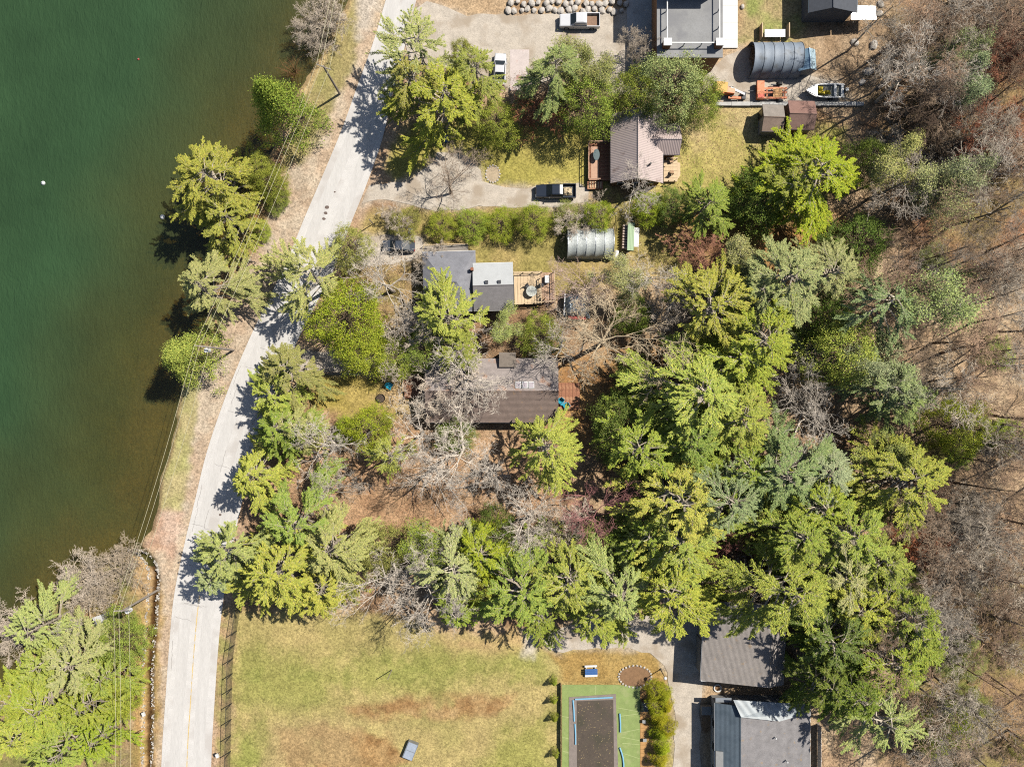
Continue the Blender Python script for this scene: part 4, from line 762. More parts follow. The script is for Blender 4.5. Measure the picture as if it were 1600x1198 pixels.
for x in (-1.3, -2.3): MB().box((x, 0, .88), (.35, 1.6, .28)).build('bench', M_WHITE, bo)
for x, y, s in ((.8, -.3, .5), (.5, .3, .42), (-.3, .2, .4), (.95, .3, .35)): crumple(s * 1.9, s * 1.3, .4, None, 4, int(x * 10) + 30, .05).build('gear', mat('yellow_gear', A(222, 200, 60), .7, .2, 3), bo, (x, y, .76))
MB().box((-2.8, 0, 1.0), (.4, .4, .9)).build('outboard_motor', M_STEEL, bo); MB().box((-.2, 0, .36), (4.6, .12, .12)).build('trailer_frame', M_STEEL, bo); MB().tube([(2.2, 0, .36), (3.5, 0, .3)], .05, 6).build('drawbar', M_DARK, bo)
for s in (-1, 1): wheel(bo, -.9, s * .98, .3, .18)
M_ORG = mat('orange_paint', A(236, 128, 62), .5, .14, 2, stain=(A(206, 150, 100), 2.0, .55))
om = root_at('orange_trailer', 1203, 145, 'orange utility trailer with machine frame between the tractor and the boat', 'trailer', z=.05)
MB().box((-1.65, 0, .75), (1.0, 2.5, .7)).build('hopper', M_ORG, om); MB().box((-1.65, -.9, 1.13), (.9, .5, .06)).build('red_plate', mat('red_orange', A(240, 90, 50), .5, .1, 2), om)
for yy in (-.95, -.2, .4): MB().box((.5, yy, .55), (3.4, .28, .14)).build('frame_rail', M_ORG, om)
for xx in (-.6, .5, 1.9): MB().box((xx, -.28, .48), (.18, 1.7, .12)).build('cross_member', M_ORG, om)
planks(om, .2, -.95, 1.5, .4, .66, mat('tan_boards', A(232, 180, 126), .9, .2, 2), 'x', .3, 'deck_board')
wheel(om, 1.15, 1.05, .42, .3); wheel(om, 1.15, -1.3, .42, .3); MB().box((.6, .95, .45), (1.2, .16, .12)).build('axle', M_DARK, om); MB().tube([(-2.2, 0, .5), (-3.2, .1, .4)], .07, 6).build('drawbar', M_DARK, om)
ot = root_at('tractor', 1130, 146, 'orange tractor with white loader arm half hidden by an evergreen', 'tractor', rz=R_(-6), z=.05)
loft([(1.3, .42, .36, .6, 1.2), (.2, .5, .44, .55, 1.4), (-.2, .55, .5, .55, 1.1), (-1.6, .62, .56, .55, 1.1)]).build('body', M_ORG, ot); MB().box((-.8, 0, 2.15), (1.6, 1.4, .1)).build('canopy', mat('amber_canopy', A(232, 176, 70), .5, .1, 1), ot)
for sx in (-.15, -1.45):
    for sy in (-.6, .6): MB().tube([(sx, sy, 1.0), (sx, sy, 2.12)], .04, 5).build('canopy_post', M_DARK, ot)
for s in (-1, 1): wheel(ot, -1.1, s * .85, .62, .4); wheel(ot, .95, s * .62, .4, .26)
MB().box((1.7, .1, 1.0), (2.3, .3, .22), R_(-14), 0, R_(10)).build('loader_arm', M_WHITE, ot); MB().box((1.5, -.75, .6), (1.8, .3, .3), R_(4)).build('side_beam', M_ORG, ot); MB().box((2.8, -.25, .4), (.5, 1.0, .5)).build('bucket', M_DARK, ot)

# ------------------------------------------------------------------ yard furniture and small things
def adirondack(px, py, rz, label, z=.0):
    t = root_at('garden_chair', px, py, label, 'chair', rz=rz, z=z); m = mat('turquoise_plastic', A(40, 176, 206), .5, .05, 2)
    MB().box((0, 0, .34), (.62, .6, .05), 0, R_(8)).build('seat', m, t); MB().box((0, .42, .68), (.6, .05, .8), 0, R_(-24)).build('backrest', m, t)
    for s in (-1, 1): MB().box((s * .38, .02, .56), (.14, .75, .04)).build('armrest', m, t); MB().box((s * .36, -.28, .27), (.07, .09, .54)).build('leg', m, t); MB().box((s * .36, .36, .22), (.07, .09, .44)).build('leg', m, t)
adirondack(875, 627, R_(-40), 'turquoise garden chair nearer the long brown roof on the red deck', .42); adirondack(883, 634, R_(-60), 'turquoise garden chair at the outer corner of the red deck', .42); adirondack(610, 603, R_(60), 'lone turquoise garden chair on the small fenced lawn')
f_ = root_at('fire_pit', 595, 622, 'round dark fire pit on the small fenced lawn', 'fire pit'); MB().tube([(0, 0, .0), (0, 0, .32)], [.62, .62], 16, False).build('ring', M_DARK, f_); MB().tube([(0, 0, .1), (0, 0, .12)], .6, 16).build('ash_bed', mat('ash', A(90, 76, 66), .95, .3, 4), f_)
def fence(pts, h, m, label, gap=2.4, solid=True, panel=None, name='fence'):
    P = [W(*p) for p in pts]; t = empty(name, P[0], 0, label, 'fence'); o = P[0]
    for a, b in zip(P, P[1:]):
        d = b - a; n = max(1, round(d.length / gap)); ang = math.atan2(d.y, d.x)
        for i in range(n):
            q = a + d * i / n - o; c = a + d * (i + .5) / n - o; MB().box((q.x, q.y, h / 2), (.1, .1, h)).build('post', m, t)
            if solid:
                for k in range(5): MB().box((c.x, c.y, h * (.12 + .18 * k)), (d.length / n - .02, .03, h * .16), ang).build('board', m, t)
            else:
                MB().box((c.x, c.y, h - .03), (d.length / n, .05, .05), ang).build('top_rail', m, t); L_ = d.length / n
                w = MB(); k = int(L_ / .16)
                for s in range(-int(h / .16), k + 1):
                    for sg in (1, -1):
                        x0_, x1_ = (s * .16, s * .16 + h) if sg > 0 else (s * .16 + h, s * .16); z0_, z1_ = 0.03, h - .05
                        f0, f1 = 0., 1.
                        lo, hi = sorted((((0 - x0_) / (x1_ - x0_)), ((L_ - x0_) / (x1_ - x0_)))); f0, f1 = max(0, lo), min(1, hi)
                        if f1 - f0 < .05: continue
                        A0 = Vector((x0_ + (x1_ - x0_) * f0 - L_ / 2, 0, z0_ + (z1_ - z0_) * f0)); A1 = Vector((x0_ + (x1_ - x0_) * f1 - L_ / 2, 0, z0_ + (z1_ - z0_) * f1)); w.tube([A0, A1], .006, 3, False)
                tag(w.build('wire_mesh', m, t, (c.x, c.y, 0), ang), kind='stuff')
    return t
fence([(492, 583), (560, 581), (632, 578)], 1.2, M_WOOD, 'low weathered board fence along the top of the small lawn')
fence([(800, 560), (870, 558), (895, 560)], 1.6, M_WOOD, 'brown board fence behind the long brown roofed house')
fence([(376, 948), (370, 985), (364, 1028), (362, 1098), (360, 1198), (359, 1260)], 2.3, mat('black_chainlink', A(70, 68, 60), .6, .1, 2), 'tall dark chain-link fence along the road side of the sports field', 2.5, False)
fence([(1277, 1130), (1277, 1205)], 1.5, M_WHITE, 'white rail fence right of the blue-grey roofed house', 2.2, True)
fence([(876, 1066), (876, 1205)], .9, mat('tan_board', A(200, 170, 130), .9, .2, 2), 'low tan board fence on the field side of the green pool turf', 2.2, True)
rw = root_at('retaining_wall', 1240, 162, 'long grey concrete kerb wall below the boat and trailer', 'wall'); p, q = W(1112, 164), W(1348, 163)
for i in range(8):
    x_ = p.x + (q.x - p.x) * (i + .5) / 8 - rw.location.x; MB().box((x_, (p.y - rw.location.y), .2), ((q.x - p.x) / 8 - .03, .55 if i % 2 else .5, .5 + .02 * (i % 3))).build('block', M_CONC, rw)
# boulders
def rock_mesh(seed, m, flat=.7):
    rs = np.random.default_rng(seed); b = bmesh.new(); bmesh.ops.create_icosphere(b, subdivisions=2, radius=1)
    k = rs.normal(size=(4, 3))
    for v in b.verts: v.co *= 1 + .14 * math.sin(v.co.dot(Vector(k[0])) * 2) + .1 * math.sin(v.co.dot(Vector(k[1])) * 3.3) + rs.normal() * .03; v.co.z *= flat
    me = bpy.data.meshes.new('boulder'); b.to_mesh(me); b.free(); me.materials.append(m); return me
M_ROCK = mat('pale_granite', A(214, 206, 196), .9, .16, 1.5, stain=(A(170, 156, 140), 1.2, .52)); RK = [rock_mesh(s, M_ROCK) for s in range(5)]
ORD = 'first second third fourth fifth sixth seventh eighth ninth tenth eleventh twelfth thirteenth fourteenth fifteenth sixteenth seventeenth eighteenth'.split()
for row, y, n, x0 in ((0, 17, 18, 795), (1, 6, 18, 800), (2, -6, 16, 830)):
    for i in range(n):
        x = x0 + i * 10.4 + random.uniform(-2, 2); p = W(x, y + random.uniform(-2.5, 2.5)); 
        if x > 982: continue
        o = link('boulder', RK[(i * 3 + row) % 5], None, (p.x, p.y, .15 + .12 * row), random.uniform(0, 6)); s = random.uniform(.36, .5); o.scale = (s * random.uniform(.9, 1.2), s, s * .9); tag(o, f'{ORD[i]} pale boulder from the left in the {("lowest", "middle", "topmost")[row]} row edging the top driveway', 'boulder', 'boulders edging the top driveway')
for i, (x, y, r, lab) in enumerate(((1356, 112, 8, 'large grey boulder above the kerb wall end'), (1365, 72, 8, 'pale boulder on the slope right of the blue shed'), (1335, 68, 7, 'pale flat boulder on the bare slope near the blue shed'), (1346, 130, 6, 'grey boulder beside the fallen log'), (1375, 8, 6, 'pale boulder by the metal lean-to'), (1372, 22, 6, 'pale boulder below the metal lean-to'), (1160, 12, 4, 'single white stone on the grass beside the concrete slab'))):
    p = W(x, y); o = link('boulder', RK[i % 5], None, (p.x, p.y, .15), i * 1.3); s = M_(r); o.scale = (s, s * .8, s * .7); tag(o, lab, 'boulder')
def rubble():
    m = MB(); rs = np.random.default_rng(3)
    for i in range(520):
        f = rs.uniform(0, len(DITCH) - 1.01); k = int(f); a, b = DITCH[k], DITCH[k + 1]; x = a[0] + (b[0] - a[0]) * (f - k) + rs.choice([-1, 1]) * rs.uniform(5, 10); y = a[1] + (b[1] - a[1]) * (f - k); p = W(x, y); s = rs.uniform(.06, .2)
        m.box((p.x, p.y, -.12 + rs.random() * .12), (s, s * rs.uniform(.7, 1.3), s * .8), rs.random() * 3, rs.random(), rs.random())
    tag(m.build('stone_rubble', M_ROCK), 'small pale stones lining the roadside ditch', 'stones', kind='stuff')
rubble()
# utility poles and wires
M_POLE = mat('grey_pole_wood', A(170, 158, 146), .9, .2, 3, stretch=(1, 1, .1))
def pole(px, py, h, label, arm=1.2, ang=0.0, trafo=False, armz=.3):
    t = root_at('utility_pole', px, py, label, 'utility pole', rz=ang); MB().tube([(0, 0, -.4), (0, 0, h)], [.17, .12], 10).build('pole', M_POLE, t)
    a = MB().box((0, 0, h - armz), (arm * 2, .12, .14)).build('crossarm', M_POLE, t)
    for x in (-arm * .9, -arm * .3, arm * .85): MB().tube([(x, 0, h - armz + .07), (x, 0, h - armz + .3)], [.05, .03], 6).build('insulator', M_WHITE, a)
    if trafo:
        c = MB().tube([(.1, -.42, h - 2.1), (.1, -.42, h - 1.2)], .3, 12).build('transformer', M_WHITE, t); MB().tube([(.1, -.42, h - 1.2), (.1, -.42, h - .95)], .05, 6).build('bushing', M_STEEL, c)
    return [t.matrix_basis @ Vector((x, 0, h - armz + .3)) for x in (-arm * .9, -arm * .3, arm * .85)], t
pa, _ = pole(531, 147, 9.5, 'utility pole on the grass verge above the pointed cedar', 1.0, R_(-20)); pb, _ = pole(365, 547, 11, 'utility pole with white transformer beside the road above the shore cedar', 1.1, R_(-8), True)
pc, tc_ = pole(249, 920, 10.5, 'utility pole beside the ditch at the shore turn', 1.1, R_(2), True)
off_n = [W(620, -330) + Vector((dx, 0, 9.8)) for dx in (-.9, -.3, .85)]; off_s = [W(240, 1420) + Vector((dx, 0, 9.8)) for dx in (-1, -.3, .9)]
M_WIRE = mat('aluminium_wire', A(214, 206, 170), .5, .05, 2)
for k, nm in enumerate(('lakeward', 'middle', 'roadward')):
    m = MB()
    for a, b in ((off_n[k], pa[k]), (pa[k], pb[k]), (pb[k], pc[k]), (pc[k], off_s[k])):
        m.tube([a.lerp(b, s) - Vector((0, 0, 4 * s * (1 - s) * .9)) for s in np.linspace(0, 1, 9)], .024, 4)
    tag(m.build('power_line', M_WIRE), f'{nm} one of the three overhead wires running along the shore', 'wire', 'overhead wires')
def stick(px, py, h, label, head=None, r=.05, name='post', cat='post'):
    t = root_at(name, px, py, label, cat); MB().tube([(0, 0, 0), (0, 0, h)], r, 6).build('shaft', M_POLE, t)
    if head: MB().box((0, 0, h + head[2] / 2 - .1), head).build('head', M_WHITE, t)
    return t
stick(583, 350, 3.0, 'short dark guy post beside the road at the sedan driveway', r=.07); stick(400, 411, 2.6, 'slim white post on the road shoulder opposite the bend', (.3, .05, .3)); stick(612, 1046, 3.4, 'bare pole standing in the sports field', r=.06)
lp = root_at('lamp_post', 1032, 1045, 'black lamp post with white globe beside the stone ring', 'lamp'); MB().tube([(0, 0, 0), (0, 0, 3.1)], [.07, .045], 8).build('shaft', M_DARK, lp); MB().tube([(0, 0, 0), (0, 0, .25)], [.16, .1], 8).build('base', M_DARK, lp)
g = bmesh.new(); bmesh.ops.create_uvsphere(g, u_segments=14, v_segments=10, radius=.24); gm = bpy.data.meshes.new('globe'); g.to_mesh(gm); g.free(); gm.materials.append(M_WHITE); link('globe', gm, lp, (0, 0, 3.3))
for px, py, lab in ((230, 1110, 'white mailbox beside the ditch at the lower left'), (344, 1174, 'small white marker box at the foot of the chain-link fence')):
    t = root_at('mailbox', px, py, lab, 'mailbox', rz=R_(25)); MB().box((0, 0, .5), (.08, .08, 1.0)).build('post', M_WOOD, t); MB().box((0, 0, 1.1), (.35, .55, .3)).build('box', M_WHITE, t)
for px, py, lab in ((166, 962, 'white shed roof peeking out near the lower utility pole'), (170, 1113, 'small grey hut roof among the lower left pines')):
    t = root_at('hut', px, py, lab, 'hut', rz=R_(20)); MB().box((0, 0, 1), (1.1, 1.0, 2)).build('wall', M_GRWALL, t); MB().slab([(-.7, -.65, 2.0), (.7, -.65, 2.3), (.7, .65, 2.3), (-.7, .65, 2.0)], .06).build('roof', M_WHITE, t)
# buoys
for px, py, c, lab, s in ((65, 285, 'w', 'white mooring buoy with a pink side far out on the lake', .3), (252, 338, 'w', 'white buoy near the overhanging pine', .34), (214, 91, 'r', 'tiny red float in the upper lake', .16)):
    p = W(px, py); g = bmesh.new(); bmesh.ops.create_uvsphere(g, u_segments=10, v_segments=7, radius=s); me = bpy.data.meshes.new('float'); g.to_mesh(me); g.free(); me.materials.append(M_WHITE if c == 'w' else mat('red_paint', A(190, 76, 66)))
    t = empty('buoy', (p.x, p.y, -.4), 0, lab, 'buoy'); link('float', me, t); MB().tube([(0, 0, s * .8), (0, 0, s * 1.5)], .04, 6).build('ring_stem', M_STEEL, t)
# blue bin, round stone bed, field box, bench table
bi = root_at('wheelie_bin', 643, 363, 'blue bin beside the sedan under the hedge', 'bin'); MB().box((0, 0, .5), (.6, .6, .95)).build('body', mat('blue_plastic', A(62, 84, 150), .5, .05, 2), bi); MB().box((0, .02, 1.0), (.66, .7, .08)).build('lid', mat('blue_plastic', A(62, 84, 150)), bi)
bi2 = root_at('wheelie_bin', 697, 219, 'blue drum under the large yellow-green pine', 'bin'); MB().tube([(0, 0, 0), (0, 0, .9)], .4, 14).build('body', mat('bright_blue', A(40, 110, 190), .5, .05, 2), bi2); MB().tube([(0, 0, .9), (0, 0, .96)], .42, 14).build('lid', mat('bright_blue', A(40, 110, 190)), bi2)
rg = root_at('stone_ring', 992, 1056, 'circular flower bed edged with pale stones above the pool', 'flower bed'); MB().prism([(2.2 * math.cos(t), 1.45 * math.sin(t)) for t in np.linspace(0, 6.283, 25)[:-1]], .01, .07).build('soil', mat('bed_soil', A(150, 116, 84), .95, .25, 2), rg)
for i in range(26):
    a = i / 26 * 6.283; c = link('stone', RK[i % 5], rg, (2.3 * math.cos(a), 1.55 * math.sin(a), .1), i); c.scale = (.17, .14, .12)
b_ = root_at('fire_pit', 770, 272, 'round stone circle on the lawn by the middle driveway', 'stone circle'); MB().prism([(1.0 * math.cos(t), 1.15 * math.sin(t)) for t in np.linspace(0, 6.283, 21)[:-1]], .01, .06).build('soil', mat('bed_gravel', A(196, 176, 146), .95, .25, 3), b_)
for i in range(16): a = i / 16 * 6.283; c = link('stone', RK[i % 5], b_, (1.0 * math.cos(a), 1.2 * math.sin(a), .08), i); c.scale = (.15, .12, .1)
fb = root_at('cold_frame', 642, 1169, 'silver metal lidded box lying on the sports field', 'box', rz=R_(-22)); MB().box((0, 0, .38), (1.5, 2.4, .76)).build('body', M_STEEL, fb)
for yy in (-.6, .6): MB().box((0, yy, .79), (1.3, 1.1, .05)).build('lid', mat('grey_lid', A(176, 186, 200), .4, .15, 2), fb)
pt = root_at('picnic_table', 923, 1046, 'blue topped picnic table with white benches', 'picnic table', rz=R_(2)); 
for i in range(3): MB().box((0, -.28 + i * .28, .76), (1.75, .25, .05)).build('table_board', mat('blue_boards', A(60, 110, 176), .6, .08, 2), pt)
for s in (-1, 1): MB().box((0, s * .68, .45), (1.75, .28, .05)).build('bench', M_WHITE, pt); MB().box((s * .65, 0, .4), (.08, 1.5, .08)).build('cross_brace', M_WHITE, pt); MB().box((s * .65, .32, .38), (.08, .08, .74)).build('leg', M_WHITE, pt); MB().box((s * .65, -.32, .38), (.08, .08, .74)).build('leg', M_WHITE, pt)
gb = root_at('garden_bench', 1208, 56, 'white topped table between two posts above the tarpaulin shelter', 'table'); MB().box((0, 0, .75), (2.9, 1.1, .08)).build('table_top', M_WHITE, gb)
for sx in (-1, 1):
    for sy in (-1, 1): MB().box((sx * 1.25, sy * .4, .36), (.1, .1, .72)).build('leg', M_WOOD, gb)
    MB().box((sx * 1.9, .3, .6), (.12, 2.0, 1.2)).build('side_frame', M_NEWWOOD, gb)
tr = root_at('tyre', 1121, 1074, 'white painted tyre ring below the dark garage', 'tyre'); nn = 18; MB().tube([(.5 * math.cos(i / nn * 6.2832), .5 * math.sin(i / nn * 6.2832), .12) for i in range(nn + 1)], .1, 8, False).build('ring', M_WHITE, tr); MB().tube([(0, 0, .03), (0, 0, .08)], .45, 14).build('soil', mat('bed_soil', A(150, 116, 84)), tr)
lg = root_at('fallen_log', 1395, 122, 'thick grey fallen log on the slope right of the boat', 'log', rz=R_(36)); MB().tube([(-2.8, 0, .3), (-1, .1, .36), (1, .05, .38), (3.0, -.1, .42)], [.22, .3, .33, .36], 9).build('stem', M_POLE, lg); MB().tube([(1.5, .1, .5), (2.2, .8, .9)], [.1, .04], 6).build('branch_stub', M_POLE, lg)
lg2 = root_at('fallen_log', 738, 761, 'thin white fallen birch on the litter clearing', 'log', rz=R_(2)); MB().tube([(-3.6, 0, .12), (0, .05, .16), (3.9, -.05, .12)], [.05, .08, .1], 7).build('stem', mat('birch_bark', A(226, 206, 182), .9, .15, 3), lg2); MB().tube([(3.4, 0, .15), (3.8, -.5, .2)], [.05, .02], 5).build('branch_stub', mat('birch_bark', A(226, 206, 182)), lg2)
lg3 = root_at('fallen_log', 555, 840, 'short pale cut log left of the litter clearing', 'log', rz=R_(35)); MB().tube([(-.8, 0, .2), (.9, 0, .2)], [.2, .22], 9).build('stem', M_POLE, lg3); MB().tube([(.9, 0, .2), (.93, 0, .2)], .19, 9).build('cut_face', M_NEWWOOD, lg3)
# ------------------------------------------------------------------ pool
po = root_at('swimming_pool', 930, 1140, 'rectangular pool under a dark cover set in bright green turf', 'pool'); MT = mat('artificial_turf', A(150, 168, 100), .9, .16, 1.2, bump=.3, stain=(A(166, 176, 116), .8, .52))
def lp_(px, py): p = W(px, py); return (p.x - po.location.x, p.y - po.location.y)
MB().prism([lp_(*p) for p in ((878, 1280), (878, 1069), (960, 1069), (1000, 1072), (1000, 1280))], .02, .09).build('turf', MT, po)
MB().prism([lp_(*p) for p in ((889, 1280), (889, 1088), (962, 1083), (968, 1280))], .1, .16).build('coping', mat('grey_coping', A(150, 138, 130), .9, .2, 2), po)
cv = [lp_(*p) for p in ((901, 1094), (958, 1092), (960, 1280), (902, 1280))]; MB().prism(cv, .165, .185).build('cover', mat('dark_pool_cover', A(92, 80, 68), .6, .22, .8, stain=(A(78, 72, 56), .4, .5)), po)
for (a, b) in (((895, 1092), (897, 1125)), ((898, 1129), (899, 1161)), ((898, 1091), (957, 1088)), ((968, 1113), (969, 1142)), ((968, 1166), (973, 1182)), ((973, 1182), (974, 1200))):
    a, b = lp_(*a), lp_(*b); MB().tube([(*a, .24), ((a[0] + b[0]) / 2 + .04, (a[1] + b[1]) / 2, .25), (*b, .24)], .11, 7).build('foam_tube', mat('light_blue_foam', A(140, 200, 232), .7, .06, 2), po)
x0, y0 = lp_(1000, 1280); x1, y1 = lp_(1022, 1078); planks(po, x0 + .02, y0, x1, y1, .12, mat('amber_deck', A(206, 158, 100), .85, .15, 2), 'x', .6, 'deck_plank')
bt = root_at('covered_grill', 1007, 1100, 'grill under a shiny black cover beside the pool deck', 'grill', z=.14); crumple(1.3, 1.7, .85, None, 10, 8, .15).build('cover', mat('black_vinyl', A(56, 60, 66), .25, .2, 2, bump=.6, spec=.7), bt); MB().box((0, 0, .3), (.9, 1.2, .6)).build('cabinet', M_DARK, bt)
for px, py, lab in ((1004, 1124, 'grey stool on the pool deck next to the covered grill'), (1005, 1153, 'grey stool on the pool deck further from the covered grill')):
    t = root_at('stool', px, py, lab, 'stool', z=.14); MB().box((.12, 0, .45), (.5, .45, .06)).build('seat', M_GRWALL, t)
    for sx in (-.08, .32):
        for sy in (-.18, .18): MB().box((sx, sy, .21), (.05, .05, .42)).build('leg', M_DARK, t)
for i, (px, py) in enumerate(((866, 1070), (866, 1099), (867, 1127), (869, 1184))): plant('C', px, py, 7, 2.3, 'k', ('first', 'second', 'third', 'fourth')[i] + ' small cone cedar down the field side of the pool', 'cone cedars along the pool', name='cone_cedar')
for i, (px, py, r, h) in enumerate(((1026, 1082, 15, 3.4), (1040, 1092, 15, 3.6), (1044, 1110, 14, 3.4), (1028, 1106, 14, 3.2), (1034, 1130, 17, 3.0), (1036, 1152, 17, 3.0), (1044, 1140, 14, 3), (1038, 1176, 16, 3.2), (1034, 1196, 16, 3.2))):
    plant('C' if i % 3 else 'F', px, py, r, h, A(206, 212, 62) if i % 2 else A(214, 206, 60), ('topmost', 'second', 'third', 'fourth', 'fifth', 'sixth', 'seventh', 'eighth', 'bottom')[i] + ' lime cedar of the hedge between pool and driveway', 'pool hedge cedars', name='hedge_cedar')

for i, (a, b) in enumerate((((966, 1105), (999, 1111)), ((968, 1118), (999, 1114)), ((970, 1150), (999, 1156)), ((972, 1160), (999, 1162)), ((970, 1144), (999, 1138)), ((878, 1118), (890, 1120)), ((878, 1150), (891, 1154)), ((879, 1172), (892, 1176)), ((974, 1176), (999, 1184)), ((930, 1070), (930, 1084)))):
    a, b = lp_(*a), lp_(*b); MB().box(((a[0] + b[0]) / 2, (a[1] + b[1]) / 2, .094), (math.hypot(b[0] - a[0], b[1] - a[1]), .06, .006), math.atan2(b[1] - a[1], b[0] - a[0])).build('turf_seam', mat('turf_seam', A(190, 200, 140), .9, .1, 2), po)
db = MB()
for i in range(150): q = lp_(random.uniform(903, 957), random.uniform(1096, 1198)); db.box((*q, .19), (random.uniform(.04, .16), random.uniform(.03, .1), .01), random.uniform(0, 3))
tag(db.build('leaf_debris', mat('dry_debris', A(170, 150, 110), .9, .3, 3), po), kind='stuff')
# deck furniture
t = root_at('patio_cooler', 854, 438, 'white cooler box on the brown half of the timber deck', 'cooler', z=.74); MB().box((0, 0, .3), (.55, 1.0, .55)).build('body', M_WHITE, t); MB().box((0, 0, .6), (.6, 1.05, .07)).build('lid', M_WHITE, t)
t = root_at('patio_table', 830, 457, 'pale round patio table on the timber deck', 'table', z=.84); MB().tube([(0, 0, .7), (0, 0, .74)], .75, 18).build('table_top', mat('frosted_top', A(206, 208, 198), .4, .1, 2), t); MB().tube([(0, 0, 0), (0, 0, .7)], .06, 8).build('pedestal', M_DARK, t)
def wood_chair(px, py, rz, label, z, m):
    t = root_at('patio_chair', px, py, label, 'chair', rz=rz, z=z); MB().box((0, 0, .42), (.5, .5, .05)).build('seat', m, t); MB().box((0, .25, .72), (.5, .05, .6), 0, R_(-10)).build('backrest', m, t)
    for sx in (-1, 1):
        for sy in (-1, 1): MB().box((sx * .21, sy * .21, .2), (.05, .05, .4)).build('leg', m, t)
wood_chair(824, 449, R_(40), 'dark patio chair above the pale round table', .84, M_DARK); wood_chair(848, 468, R_(-120), 'tan patio chair at the lower end of the brown deck half', .74, M_WOOD); wood_chair(846, 447, R_(90), 'dark patio chair beside the white cooler', .74, M_DARK)
wood_chair(1047, 254, R_(10), 'wooden chair at the upper end of the small rear deck', .54, M_WOOD); wood_chair(1048, 272, R_(170), 'wooden chair at the lower end of the small rear deck', .54, M_WOOD)
t = root_at('patio_table', 930, 247, 'dark oval glass table on the red front deck', 'table', z=.9); MB().prism([(.45 * math.cos(a), .8 * math.sin(a)) for a in np.linspace(0, 6.283, 19)[:-1]], .68, .72).build('table_top', mat('smoked_glass', A(110, 126, 128), .2, .05, 1, spec=.6), t)
for sy in (-.4, .4): MB().box((0, sy, .34), (.5, .06, .68)).build('leg', M_DARK, t)
t = root_at('wheelbarrow', 1104, 97, 'red wheelbarrow at the lower wall of the flat roofed house', 'wheelbarrow', rz=R_(20), z=.06)
MB().add([(-.5, -.35, .6), (.5, -.35, .6), (.5, .35, .6), (-.5, .35, .6), (-.3, -.22, .3), (.35, -.22, .3), (.35, .22, .3), (-.3, .22, .3)], [(4, 5, 6, 7), (0, 1, 5, 4), (1, 2, 6, 5), (2, 3, 7, 6), (3, 0, 4, 7)]).build('tray', mat('red_paint', A(190, 76, 66)), t)
for sy in (-.25, .25): MB().tube([(.7, sy * .4, .25), (-1.1, sy * 1.2, .6)], .025, 5).build('handle', M_WOOD, t); MB().box((-.3, sy, .15), (.05, .05, .3)).build('leg', M_DARK, t)
MB().tube([(.7, -.05, .2), (.7, .05, .2)], .2, 12).build('wheel', M_RUB, t)
